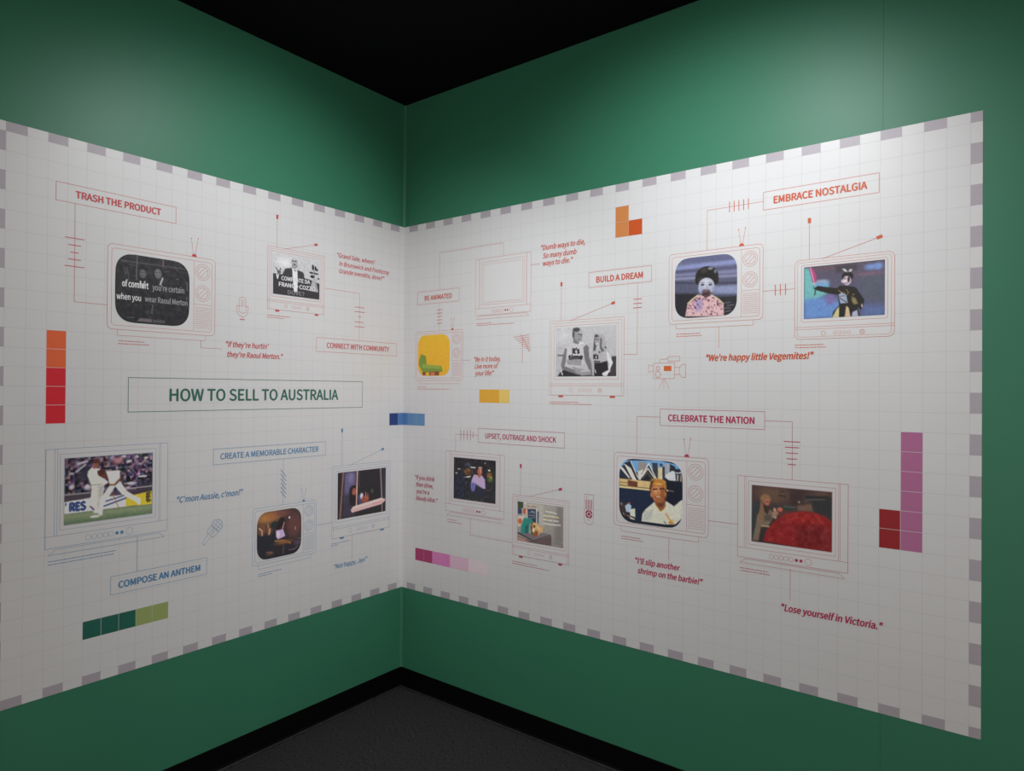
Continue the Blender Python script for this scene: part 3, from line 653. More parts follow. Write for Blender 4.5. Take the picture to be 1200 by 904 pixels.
  ('p',(40,46,62),0.008,0.007,0.205,0.063,0.112,0.182,0.077,0.288,0.307,-0.003,0.333),('p',(216,206,196),0.006,0.02,0.141,0.063,0.15,0.184,0.303,0.157,0.308,0.016,0.16),
  ('p',(224,210,198),0.005,0.083,0.091,0.202,0.126,0.288,0.331,0.217,0.326),('p',(38,42,58),0.006,0.076,0.079,0.188,0.033,0.301,0.268,0.275,0.308,0.196,0.152),
  ('l',(226,218,206),0.006,0.188,0.039,0.304,0.283),('p',(206,202,196),0.006,0.301,0.193,0.391,0.148,0.353,0.313,0.314,0.317),
  ('p',(44,46,52),0.005,0.353,0.313,0.479,0.055,0.594,0.291),('l',(230,224,212),0.008,0.34,0.314,0.479,0.057,0.594,0.273),
  ('l',(226,220,206),0.008,0.378,0.261,0.467,0.13,0.569,0.269),('p',(92,84,74),0.006,0.372,0.305,0.461,0.186,0.544,0.289),
  ('p',(36,36,40),0.006,0.379,0.308,0.461,0.211,0.525,0.295),('p',(206,194,156),0.005,0.624,0.105,0.692,0.093,0.7,0.281,0.625,0.276),
  ('e',(60,64,76),0.01,0.674,0.064,0.024,0.024),('p',(50,52,66),0.006,0.692,0.087,0.729,0.084,0.743,0.289,0.7,0.281),
  ('p',(164,164,174),0.006,0.729,0.036,0.803,0.036,0.804,0.211,0.73,0.218),('p',(40,42,52),0.006,0.805,0.036,0.888,0.072,0.9,0.191,0.816,0.162),
  ('p',(206,208,212),0.008,0.73,0.242,0.742,0.205,0.84,0.136,0.882,0.144,0.901,0.287,0.792,0.285),('p',(60,62,72),0.008,0.894,0.155,0.996,0.147,0.997,0.29,0.901,0.287),
  ('l',(200,200,206),0.007,0.9,0.167,0.984,0.154),('l',(196,198,204),0.008,0.925,0.201,0.925,0.273),('l',(196,160,130),0.007,0.978,0.196,0.973,0.28),
  ('p',(206,178,124),0.006,0.004,0.326,0.157,0.325,0.519,0.329,0.507,0.471,0.005,0.466),('p',(104,58,44),0.006,0.144,0.339,0.302,0.355,0.302,0.43,0.145,0.427),
  ('l',(60,50,44),0.004,0.004,0.383,0.158,0.381),('l',(60,50,44),0.004,0.005,0.428,0.494,0.436),('l',(226,206,160),0.007,0.005,0.462,0.507,0.465),
  ('p',(30,40,64),0.01,0.005,0.478,0.507,0.477,0.534,0.678,0.37,0.97,0.001,0.866),('p',(26,30,44),0.01,0.743,0.289,0.997,0.29,0.998,0.552,0.867,0.651,0.745,0.605),
  ('l',(190,150,110),0.004,0.756,0.44,0.866,0.441),('e',(236,206,160),0.005,0.771,0.441,0.012,0.012),('e',(64,50,48),0.02,0.081,0.78,0.08,0.076),
  ('p',(170,190,216),0.008,0.1,0.753,0.16,0.696,0.206,0.74,0.187,0.843,0.121,0.839),('p',(206,210,190),0.008,0.174,0.795,0.265,0.771,0.269,0.908,0.187,0.893),
  ('e',(150,80,56),0.008,0.173,0.7,0.021,0.017),('l',(206,170,120),0.005,0.068,0.87,0.227,0.926),('e',(90,56,46),0.008,0.108,0.891,0.04,0.015),
  ('l',(216,212,196),0.008,0.188,0.931,0.253,0.941),('e',(120,110,120),0.01,0.04,0.722,0.019,0.023),
  ('p',(206,206,190),0.006,0.37,0.957,0.382,0.844,0.433,0.763,0.571,0.636,0.647,0.713,0.757,0.603,0.867,0.663,0.998,0.552,1.012,0.813,0.893,0.936,0.747,0.956),
  ('l',(66,60,56),0.004,0.869,0.663,0.927,0.614),('p',(186,188,178),0.03,0.408,0.816,0.547,0.75,0.523,0.925,0.396,0.941),
  ('p',(150,92,56),0.008,0.584,0.598,0.739,0.593,0.745,0.677,0.697,0.768,0.647,0.774,0.59,0.695),('p',(96,56,40),0.015,0.596,0.634,0.733,0.618,0.696,0.707,0.647,0.701),
  ('l',(226,216,170),0.009,0.582,0.684,0.666,0.784,0.764,0.711),('e',(178,108,68),0.008,0.63,0.483,0.109,0.153),('e',(206,150,104),0.04,0.608,0.461,0.054,0.061),
  ('e',(214,164,84),0.01,0.629,0.322,0.118,0.049),
  ('p',(186,122,54),0.01,0.495,0.46,0.507,0.361,0.569,0.293,0.694,0.282,0.756,0.361,0.756,0.434,0.719,0.413,0.694,0.343,0.595,0.34,0.532,0.395,0.522,0.482),
  ('p',(84,56,40),0.01,0.513,0.323,0.569,0.293,0.532,0.383,0.507,0.508,0.492,0.436),('e',(150,88,50),0.03,0.707,0.512,0.042,0.098),
  ('l',(74,40,30),0.01,0.552,0.445,0.61,0.434),('l',(74,40,30),0.01,0.655,0.429,0.714,0.418),('l',(140,82,50),0.005,0.63,0.459,0.621,0.509),
  ('l',(120,50,40),0.008,0.583,0.559,0.631,0.569,0.683,0.545),('l',(236,216,190),0.004,0.598,0.56,0.67,0.55),('e',(156,96,56),0.02,0.634,0.617,0.062,0.025),
  ('e',(190,130,80),0.01,0.523,0.531,0.015,0.032),('e',(176,116,70),0.01,0.742,0.496,0.015,0.032),('l',(202,140,56),0.01,0.752,0.792,0.808,0.875,0.844,0.931),
  ('l',(226,166,70),0.008,0.82,0.886,0.868,0.879),('e',(196,130,60),0.008,0.832,0.92,0.041,0.021),('l',(70,60,50),0.005,0.722,0.917,0.753,0.943),
 ]),
 'T14': (185, [
  ('g',(74,58,56), (50,44,46)),('e',(96,74,62),0.06,0.264,0.138,0.198,0.134),('p',(60,46,46),0.04,0.501,0.018,0.69,0.023,0.587,0.328,0.502,0.312),
  ('e',(92,70,64),0.04,0.853,0.045,0.081,0.043),('p',(48,48,50),0.01,0.669,0.127,0.711,0.093,0.999,0.097,1.0,0.465,0.794,0.384,0.752,0.203),
  ('l',(90,86,84),0.006,0.68,0.213,0.711,0.165,0.914,0.137),('l',(34,36,36),0.006,0.69,0.125,0.954,0.082),('l',(56,44,40),0.008,0.351,0.141,0.437,0.144),
  ('l',(56,44,40),0.006,0.367,0.079,0.416,0.073),('p',(52,58,60),0.015,0.008,0.323,0.109,0.264,0.121,0.488,0.067,0.859,-0.001,0.962),
  ('p',(52,60,56),0.015,0.276,0.315,0.576,0.315,0.555,0.377,0.417,0.398,0.298,0.371),('l',(90,100,92),0.005,0.417,0.324,0.565,0.317),
  ('p',(110,84,72),0.02,0.586,0.285,0.752,0.232,0.773,0.358,0.587,0.372),('e',(190,170,150),0.01,0.605,0.221,0.009,0.014),
  ('p',(118,104,90),0.01,0.049,0.741,0.071,0.541,0.132,0.381,0.221,0.383,0.309,0.489,0.266,0.57,0.211,0.714,0.122,0.729,0.09,0.976,0.011,0.983),
  ('p',(84,78,66),0.02,0.16,0.512,0.265,0.495,0.255,0.602,0.166,0.616),('e',(140,104,72),0.015,0.182,0.223,0.066,0.082),
  ('p',(132,98,70),0.015,0.12,0.262,0.154,0.332,0.144,0.545,0.1,0.763,0.088,0.584),('e',(168,104,84),0.008,0.198,0.274,0.036,0.066),
  ('p',(60,46,42),0.015,0.154,0.348,0.243,0.35,0.21,0.504,0.166,0.451),('l',(60,36,34),0.004,0.178,0.272,0.223,0.275),('l',(176,150,130),0.007,0.133,0.704,0.233,0.707),
  ('e',(196,150,130),0.01,0.3,0.401,0.018,0.032),('p',(150,130,108),0.015,0.276,0.434,0.33,0.411,0.352,0.452,0.309,0.548,0.265,0.525),
  ('e',(196,104,84),0.01,0.368,0.383,0.034,0.039),('e',(206,180,160),0.01,0.309,0.533,0.013,0.012),
  ('p',(136,34,36),0.008,0.151,0.972,0.189,0.792,0.288,0.611,0.406,0.488,0.545,0.408,0.681,0.365,0.824,0.379,0.935,0.433,1.0,0.508,1.002,1.003,0.589,0.999),
  ('e',(160,44,42),0.06,0.629,0.482,0.187,0.058),('p',(112,30,34),0.08,0.546,0.656,0.753,0.563,1.0,0.635,1.002,1.003,0.589,0.999),
  ('l',(104,28,32),0.005,0.299,0.639,0.503,0.488,0.629,0.438),('l',(104,28,32),0.005,0.681,0.387,0.794,0.456,0.896,0.596),
  ('l',(156,44,42),0.004,0.692,0.689,0.774,0.56,0.855,0.489),('l',(110,30,34),0.005,0.212,0.833,0.353,0.689,0.482,0.638),
  ('n',14,26,1,0.266,0.704,0.545,0.422,0.824,0.393,0.995,0.523,0.997,0.99,0.19,0.957),
 ]),
}


def seg_dist(x, y, ax, ay, bx, by):
    dx, dy = bx - ax, by - ay
    L = dx * dx + dy * dy + 1e-12
    t = np.clip(((x - ax) * dx + (y - ay) * dy) / L, 0, 1)
    return np.hypot(x - ax - t * dx, y - ay - t * dy)


def poly_sdf(x, y, P):
    n = len(P)
    d = np.full(x.shape, 1e9)
    ins = np.zeros(x.shape, bool)
    for k in range(n):
        (ax, ay), (bx, by) = P[k], P[(k + 1) % n]
        d = np.minimum(d, seg_dist(x, y, ax, ay, bx, by))
        c = ((ay > y) != (by > y))
        xi = (bx - ax) * (y - ay) / ((by - ay) if by != ay else 1e-9) + ax
        ins ^= c & (x < xi)
    return np.where(ins, -d, d)


def cover(sd, soft):
    soft = max(soft, .005)
    t = np.clip(.5 - sd / (2 * soft), 0, 1)
    return t * t * (3 - 2 * t)


def value_noise(x, y, n, rng):
    g = rng.random((n + 2, n + 2, 3)) * 2 - 1
    fx, fy = np.clip(x, 0, 1) * n, np.clip(y, 0, 1) * n
    i, j = fx.astype(int), fy.astype(int)
    a, b = fx - i, fy - j
    a, b = (a * a * (3 - 2 * a))[:, None], (b * b * (3 - 2 * b))[:, None]
    return (g[j, i] * (1 - a) + g[j, i + 1] * a) * (1 - b) + (g[j + 1, i] * (1 - a) + g[j + 1, i + 1] * a) * b


def paint(ops, X, Y, asp, seed):
    """X, Y: 0..1 over the picture (Y down); asp = height / width. Returns display colours 0-255."""
    rng = np.random.default_rng(seed)
    y = Y * asp
    col = np.zeros((len(X), 3))
    for o in ops:
        k = o[0]
        if k == 'g':
            a, b = np.array(o[1], float), np.array(o[2], float)
            col = a + (b - a) * Y[:, None]
            continue
        if k == 'n':
            P = [(o[q], o[q + 1] * asp) for q in range(4, len(o), 2)]
            m_ = cover(poly_sdf(X, y, P), .01)[:, None]
            nz = value_noise(X, y, o[2], rng)
            mono = nz.mean(1, keepdims=True) * 1.6
            if o[3] == 1:
                d = mono * np.ones(3)
            elif o[3] == 2:
                n2 = value_noise(X, y, o[2] // 2, rng)
                d = np.sign(mono) * np.abs(mono) ** .8 * .9 + nz * np.array([.45, .2, .35]) + n2.mean(1, keepdims=True) * .7 * np.array([1, .8, .9])
            else:
                d = np.minimum(mono * 2.2 + .5, .4) * np.array([1, 1, .9])
            col = col + m_ * d * o[1]
            continue
        c = np.array(o[1], float)
        if k == 'p':
            P = [(o[q], o[q + 1] * asp) for q in range(3, len(o), 2)]
            a = cover(poly_sdf(X, y, P), o[2])
        elif k == 'e':
            rx, ry = max(o[5], .004), max(o[6] * asp, .004)
            d = np.hypot((X - o[3]) / rx, (y - o[4] * asp) / ry) - 1
            a = cover(d * min(rx, ry), o[2])
        else:
            P = [(o[q], o[q + 1] * asp) for q in range(3, len(o), 2)]
            d = np.full(X.shape, 1e9)
            for q in range(len(P) - 1):
                d = np.minimum(d, seg_dist(X, y, *P[q], *P[q + 1]))
            a = cover(d - o[2], .005)
        col = col * (1 - a[:, None]) + c * a[:, None]
    fine = value_noise(X, y, 52, rng)
    col = col + (fine.mean(1, keepdims=True) * 9 + fine * 1.5) * (.4 + col / 200)      # the grain of the enlargement
    return np.clip(col, 0, 255)


def photo(part_parent, key, u0, u1, v0, v1, rounded=0., label=None, nx=110):
    white, ops = PICTURES[key]
    Mu = part_parent.M
    asp = (v1 - v0) * H / ((u1 - u0) * C)
    ny = int(nx * asp) + 1
    ts = np.linspace(0, 1, nx + 1)
    rows = np.linspace(0, 1, ny + 1)
    if rounded:                 # more rows where the corners turn
        rows = np.unique(np.concatenate([rows, np.linspace(0, .06, 8), 1 - np.linspace(0, .06, 8)]))
    X, Y = [], []
    r = rounded
    for yv in rows:
        yy = yv * asp
        ins = 0.
        if rounded:
            d = min(yy, asp - yy)
            if d < r:
                ins = r - r * (1 - ((r - d) / r) ** 2.3) ** (1 / 2.3)
            ins += .012 * (abs(2 * yv - 1)) ** 2
        X.append(ins + (1 - 2 * ins) * ts)
        Y.append(np.full(nx + 1, yv))
    X, Y = np.concatenate(X), np.concatenate(Y)
    col = paint(ops, X, Y, asp, abs(hash(white + len(ops))) % 1000)
    c = col / 255.
    l_ = np.where(c <= .04045, c / 12.92, ((c + .055) / 1.055) ** 2.4) / lin(white) * .78
    me = bpy.data.meshes.new('screen_picture')
    uc, vc = (u0 + u1) / 2, (v0 + v1) / 2
    cx, cy = Mu.P(uc, vc)
    co = np.zeros((len(X), 3))
    co[:, 0] = (X - .5) * (u1 - u0) * C
    co[:, 1] = (.5 - Y) * (v1 - v0) * H
    co[:, 2] = Z[3]
    n = nx + 1
    nr = len(rows)
    fs = [(j * n + i, (j + 1) * n + i, (j + 1) * n + i + 1, j * n + i + 1) for j in range(nr - 1) for i in range(nx)]
    me.from_pydata(co.tolist(), [], fs)
    ca = me.color_attributes.new('Col', 'FLOAT_COLOR', 'POINT')
    rgba = np.ones((len(X), 4), np.float32)
    rgba[:, :3] = np.clip(l_, 0, 1)
    ca.data.foreach_set('color', rgba.ravel())
    me.materials.append(M_PHOTO)
    me.update()
    pc = part_parent.c
    return link('screen_picture', me, part_parent.obj, (cx - pc[0], cy - pc[1], 0), label)


# ------------------------------------------------------------------ grid, border and colour squares
for Mu, corner in ((left, ML), (right, MR)):
    a0, a1 = (0, 29) if Mu is left else (0, 40)
    g = Part(Mu, 'grid_lines', (Mu.lo + Mu.hi) / 2, 14.5, [M_GRID])
    for k in range(a0, a1 + 1):
        g.rect(k - .014, -.5, k + .014, 29.5, 0)
    for k in range(0, 30):
        g.rect(Mu.lo, k - .014, Mu.hi, k + .014, 0)
    g.build()['kind'] = 'stuff'

SQ = {}


def square(Mu, name, u0, v0, u1, v1, ink_name, z=1, gap=.0):
    key = (round(u1 - u0, 3), round(v1 - v0, 3), ink_name, gap, z)
    if key not in SQ:
        w, h = (u1 - u0) * C / 2 - gap * C / 2, (v1 - v0) * H / 2 - gap * C / 2
        mb = MB()
        mb.box((-w, -h, Z[0] - .0001), (w, h, Z[z]))
        SQ[key] = mb.mesh(name, [INKS[ink_name]])
    x, y = Mu.P((u0 + u1) / 2, (v0 + v1) / 2)
    return link(name, SQ[key], Mu.root, (x, y, 0))


for k in range(0, 30, 2):
    square(left, 'border_square', k, -.5, k + 1, 0, 'grey')
    square(left, 'border_square', k, 29, k + 1, 29.5, 'grey')
    square(left, 'border_square', -.5, k, 0, min(k + 1, 29), 'grey')
for k in range(0, 40, 2):
    square(right, 'border_square', k, -.5, k + 1, 0, 'grey')
    square(right, 'border_square', k, 29, k + 1, 29.5, 'grey')
square(right, 'border_square', 40, -.5, 40.5, 0, 'grey')
square(right, 'border_square', 40, 29, 40.5, 29.5, 'grey')
for k in range(1, 29, 2):
    square(right, 'border_square', 40, k, 40.5, k + 1, 'grey')

inkmat('burnt_orange', (216, 90, 50), 192)
inkmat('red_block', (192, 28, 44), 192)
inkmat('dark_green', (26, 76, 64), 168)
inkmat('lime', (116, 128, 77), 165)
inkmat('navy', (40, 56, 106), 186)
inkmat('sky', (76, 112, 158), 186)
inkmat('light_blue', (86, 122, 160), 186)
inkmat('ochre', (196, 146, 42), 188)
inkmat('straw', (206, 172, 92), 188)
inkmat('apricot', (200, 128, 72), 212)
inkmat('flame', (192, 82, 36), 212)
inkmat('plum', (140, 42, 86), 178)
inkmat('orchid', (180, 104, 154), 178)
inkmat('lilac', (186, 154, 172), 178)
inkmat('blush', (204, 176, 182), 178)
inkmat('brick', (128, 28, 32), 182)
inkmat('mauve', (154, 92, 128), 186)
LBL = {'burnt_orange': 'orange', 'red_block': 'red', 'dark_green': 'dark green', 'lime': 'lime green', 'navy': 'dark blue', 'sky': 'mid blue', 'light_blue': 'light blue', 'ochre': 'ochre yellow',
       'straw': 'pale yellow', 'apricot': 'light orange', 'flame': 'deep orange', 'plum': 'plum', 'orchid': 'orchid pink', 'lilac': 'lilac', 'blush': 'pale pink', 'brick': 'dark red', 'mauve': 'mauve'}
for Mu, u, v, du, c in ([(left, 2, 10, 1, 'burnt_orange'), (left, 2, 11, 1, 'burnt_orange'), (left, 2, 12, 1, 'red_block'), (left, 2, 13, 1, 'red_block'), (left, 2, 14, 1, 'red_block'),
                         (left, 4, 26, 1, 'dark_green'), (left, 5, 26, 1, 'dark_green'), (left, 6, 26, 1, 'dark_green'), (left, 7, 26, 1, 'lime'), (left, 8, 26, 1, 'lime'),
                         (left, 28, 15, 1, 'navy'), (left, 29, 15, .62, 'sky'), (right, -.64, 15, .64, 'sky'), (right, 0, 15, 1, 'light_blue'), (right, 1, 15, 1, 'light_blue'),
                         (right, 20, 1, 1, 'apricot'), (right, 20, 2, 1, 'apricot'), (right, 21, 2, 1, 'flame'),
                         (right, 8, 13, 1, 'ochre'), (right, 9, 13, 1, 'ochre'), (right, 10, 13, 1, 'straw')]
                        + [(right, 1 + k, 26, 1, ('plum', 'plum', 'orchid', 'orchid', 'lilac', 'lilac', 'blush', 'blush')[k]) for k in range(8)]
                        + [(right, 36, 19, 1, 'brick'), (right, 36, 20, 1, 'brick')] + [(right, 37, 15 + k, 1, 'mauve') for k in range(6)]):
    gap = .024 if c in ('burnt_orange', 'red_block', 'dark_green', 'brick', 'mauve') else .012
    square(Mu, 'color_square', u, v, u + du, v + 1, c, 1, gap)['label'] = LBL[c] + ' color square'


# ------------------------------------------------------------------ signs, quotations, captions, connectors
def title(Mu, s, box, u0, u1, vc, vb, ink_name, bold=.013, w=.022):
    f = Part(Mu, 'title_frame', (box[0] + box[1]) / 2, (box[2] + box[3]) / 2, [INKS[ink_name]], label='thin ' + {'green': 'green', 'blue': 'blue'}.get(ink_name, 'reddish') + ' frame around the heading ' + s)
    f.frame(box[0], box[2], box[1], box[3], w)
    f.build()
    t = Part(Mu, 'lettering', (u0 + u1) / 2, (vc + vb) / 2, [INKS[ink_name]], f)
    write(t, s, u0, u1, vc, vb, bold)
    t.build()


title(left, 'TRASH THE PRODUCT', (2.41, 9.26, 2, 3), 3.40, 8.31, 2.31, 2.68, 'red', .022)
title(left, 'CONNECT WITH COMMUNITY', (20.31, 28.79, 9.27, 10.29), 21.30, 27.90, 9.60, 9.97, 'red')
title(left, 'HOW TO SELL TO AUSTRALIA', (6.42, 24.97, 12.46, 14.46), 8.95, 22.47, 13.11, 13.84, 'green', .014, .034)
title(left, 'CREATE A MEMORABLE CHARACTER', (11.96, 21.28, 16.95, 17.95), 12.47, 20.60, 17.27, 17.64, 'blue')
title(left, 'COMPOSE AN ANTHEM', (5.52, 11.57, 23.81, 24.85), 5.95, 11.12, 24.17, 24.54, 'blue', .022)
title(right, 'BE ANIMATED', (1.04, 5.79, 5.09, 6.11), 1.88, 4.99, 5.44, 5.81, 'coral')
title(right, 'BUILD A DREAM', (17.93, 22.70, 5.08, 6.10), 18.52, 22.08, 5.42, 5.80, 'coral', .018)
title(right, 'EMBRACE NOSTALGIA', (29.86, 35.94, 1.65, 2.67), 30.44, 35.38, 1.99, 2.37, 'orange', .022)
title(right, 'UPSET, OUTRAGE AND SHOCK', (7.91, 16.0, 15.95, 17.02), 8.63, 15.29, 16.30, 16.67, 'wine')
title(right, 'CELEBRATE THE NATION', (23.36, 30.0, 14.15, 15.17), 23.91, 29.41, 14.49, 14.87, 'crimson', .02)


def quote(Mu, ink_name, lines, bold=.016, cap=.34):
    uc = sum(l_[1] + l_[2] for l_ in lines) / 2 / len(lines)
    vc = sum(l_[3] for l_ in lines) / len(lines)
    p = Part(Mu, 'quotation', uc, vc, [INKS[ink_name]], label={'red': 'red', 'coral': 'reddish', 'orange': 'orange', 'blue': 'blue', 'wine': 'wine red', 'crimson': 'crimson'}[ink_name] + ' italic quotation starting ' + lines[0][0].strip('\u201c'))
    for s, u0, u1, vb in lines:
        write(p, s, u0, u1, vb - cap, vb, bold, .22)
    p.build()


quote(left, 'red', [('\u201cGrand Sale, where?', 22.24, 26.21, 3.09), ('In Brunswick and Footscray', 22.44, 27.87, 3.70), ('Grande svendita, dove?\u201d', 22.44, 27.29, 4.26)], .010, .32)
quote(left, 'red', [('\u201cIf they\u2019re hurtin\u2019', 12.79, 16.13, 10.34), ('they\u2019re Raoul Merton.\u201d', 12.90, 17.34, 10.99)], .014)
quote(left, 'blue', [('\u201cC\u2019mon Aussie, c\u2019mon!\u201d', 9.50, 14.18, 20.10)], .014, .36)
quote(left, 'blue', [('\u201cNot happy, Jan!\u201d', 22.20, 25.65, 26.60)], .012)
quote(right, 'coral', [('\u201cDumb ways to die,', 13.84, 17.60, 3.10), ('So many dumb', 14.01, 16.91, 3.69), ('ways to die.\u201d', 14.02, 16.62, 4.22)], .014)
quote(right, 'coral', [('\u201cBe in it today.', 7.42, 10.11, 10.88), ('Live more of', 7.49, 9.88, 11.41), ('your life!\u201d', 7.52, 9.49, 11.93)], .012)
quote(right, 'orange', [('\u201cWe\u2019re happy little Vegemites!\u201d', 26.42, 32.70, 11.20)], .02, .36)
quote(right, 'wine', [('\u201cIf you drink', .90, 3.23, 20.40), ('then drive,', 1.04, 3.02, 20.96), ('you\u2019re a', 1.04, 2.60, 21.52), ('bloody idiot.\u201d', 1.04, 3.57, 22.08)], .012, .32)
quote(right, 'crimson', [('\u201cI\u2019ll slip another', 21.64, 24.80, 24.04), ('shrimp on the barbie!\u201d', 21.80, 26.30, 24.65)], .018)
quote(right, 'crimson', [('\u201cLose yourself in Victoria.\u201d', 31.00, 36.22, 25.22)], .02, .36)

rc = random.Random(4)


def caption(Mu, ink_name, u0, ua, ub, va, vb):
    """two rows of tiny print, too small in the photograph to read"""
    p = Part(Mu, 'caption', (u0 + max(ua, ub)) / 2, (va + vb) / 2, [INKS[ink_name]])
    for ue, v in ((ua, va), (ub, vb)):
        u = u0
        while u < ue - .03:
            w = min(rc.uniform(.04, .14), ue - u)
            p.rect(u, v - .022, u + w, v + .022)
            u += w + .03
    p.build()['kind'] = 'stuff'


for a in ((left, 'red', 5.81, 7.35, 7.66, 10.36, 10.52), (left, 'red', 16.0, 17.9, 17.45, 8.0, 8.14), (left, 'blue', 2.2, 5.85, 5.7, 22.36, 22.53), (left, 'blue', 15.44, 17.36, 16.6, 25.66, 25.80),
          (left, 'blue', 21.9, 23.8, 22.6, 24.68, 24.82), (right, 'coral', 7.66, 9.2, 11.39, 8.0, 8.13), (right, 'coral', 1.15, 2.2, 4.78, 12.84, 13.0), (right, 'coral', 14.69, 17.2, 18.2, 13.84, 13.97),
          (right, 'orange', 24.44, 26.0, 26.13, 9.52, 9.66), (right, 'orange', 31.67, 33.25, 33.33, 10.44, 10.58), (right, 'wine', 4.65, 5.7, 6.3, 23.24, 23.42), (right, 'wine', 11.37, 13.7, 14.8, 25.5, 25.66),
          (right, 'crimson', 20.6, 22.0, 22.2, 22.45, 22.60), (right, 'crimson', 28.6, 30.25, 30.33, 23.22, 23.37)):
    caption(*a)


def connect(Mu, ink_name, pts, ticks=()):
    us, vs = [q[0] for q in pts], [q[1] for q in pts]
    p = Part(Mu, 'connecting_line', (min(us) + max(us)) / 2, (min(vs) + max(vs)) / 2, [INKS[ink_name]])
    p.line(pts, .020, 2)
    p.build()
    for t in ticks:
        q = Part(Mu, 'tick_mark', (t[0] + t[2]) / 2, (t[1] + t[3]) / 2, [INKS[ink_name]], p)
        q.line([(t[0], t[1]), (t[2], t[3])], .042, 3)
        q.build()


connect(left, 'red', [(3.39, 3), (3.39, 8.37), (5.17, 8.37)], [(2.89, 4.91, 3.88, 4.91), (3.07, 5.29, 3.70, 5.29), (3.18, 5.69, 3.58, 5.69), (3.07, 6.07, 3.70, 6.07), (2.89, 6.45, 3.88, 6.45)])
connect(left, 'red', [(11.02, 10.04), (11.02, 10.50), (12.54, 10.50)])
connect(left, 'red', [(21.02, 5.58), (24.58, 5.58), (24.58, 9.27)], [(24.1, 6.67, 25.1, 6.67), (24.1, 7.03, 25.1, 7.03), (24.45, 7.40, 24.72, 7.40), (24.12, 7.82, 25.0, 7.82), (24.1, 8.19, 25.12, 8.19)])
connect(left, 'blue', [(7.05, 21.75), (7.05, 23.81)])
connect(left, 'blue', [(17.45, 17.95), (17.45, 21.18)], [(17.24, 18.72 + .3 * k, 17.70, 19.22 + .3 * k) for k in range(6)])
connect(left, 'blue', [(20.43, 23.06), (21.95, 23.06)])
connect(left, 'blue', [(24.02, 24.30), (24.02, 26.13)])
connect(right, 'coral', [(3.61, 5.09), (3.61, 2.12), (10.32, 2.12), (10.32, 3.10)])
connect(right, 'coral', [(3.61, 6.11), (3.61, 8.34)], [(3.33, 6.66 + .27 * k, 3.90, 6.66 + .27 * k) for k in range(5)])
connect(right, 'coral', [(12.93, 4.05), (13.71, 4.05)])
connect(right, 'coral', [(6.23, 10.75), (7.04, 10.75)])
connect(right, 'coral', [(21.69, 6.10), (21.69, 10.67), (20.70, 10.67)], [(21.40, 7.14 + .275 * k, 21.99, 7.14 + .275 * k) for k in range(3)])
connect(right, 'orange', [(29.86, 2.17), (26.44, 2.17), (26.44, 4.58)], [(27.84 + .285 * k, 1.88, 27.84 + .285 * k, 2.46) for k in range(5)])
connect(right, 'orange', [(29.86, 7.30), (31.66, 7.30)], [(30.57 + .285 * k, 7.0, 30.57 + .285 * k, 7.58) for k in range(3)])
connect(right, 'orange', [(27.22, 9.20), (27.22, 10.44)])
connect(right, 'wine', [(7.91, 16.50), (5.52, 16.50), (5.52, 17.85)], [(6.08 + .34 * k, 16.17, 6.08 + .34 * k, 16.88) for k in range(4)] + [(7.38, 16.28, 7.38, 16.68)])
connect(right, 'wine', [(7.17, 22.85), (7.17, 24.16), (11.36, 24.16)])
connect(right, 'crimson', [(23.36, 14.66), (21.70, 14.66), (21.70, 17.05)])
connect(right, 'crimson', [(30.0, 14.67), (31.56, 14.67), (31.56, 17.90)], [(31.11 + .055 * k, 15.785 + .317 * k, 31.97 - .055 * k, 15.785 + .317 * k) for k in range(5)])
connect(right, 'crimson', [(26.62, 20.74), (28.44, 20.74)])
connect(right, 'crimson', [(24.02, 22.16), (24.02, 23.51)])
connect(right, 'crimson', [(31.48, 22.86), (31.48, 24.58)])


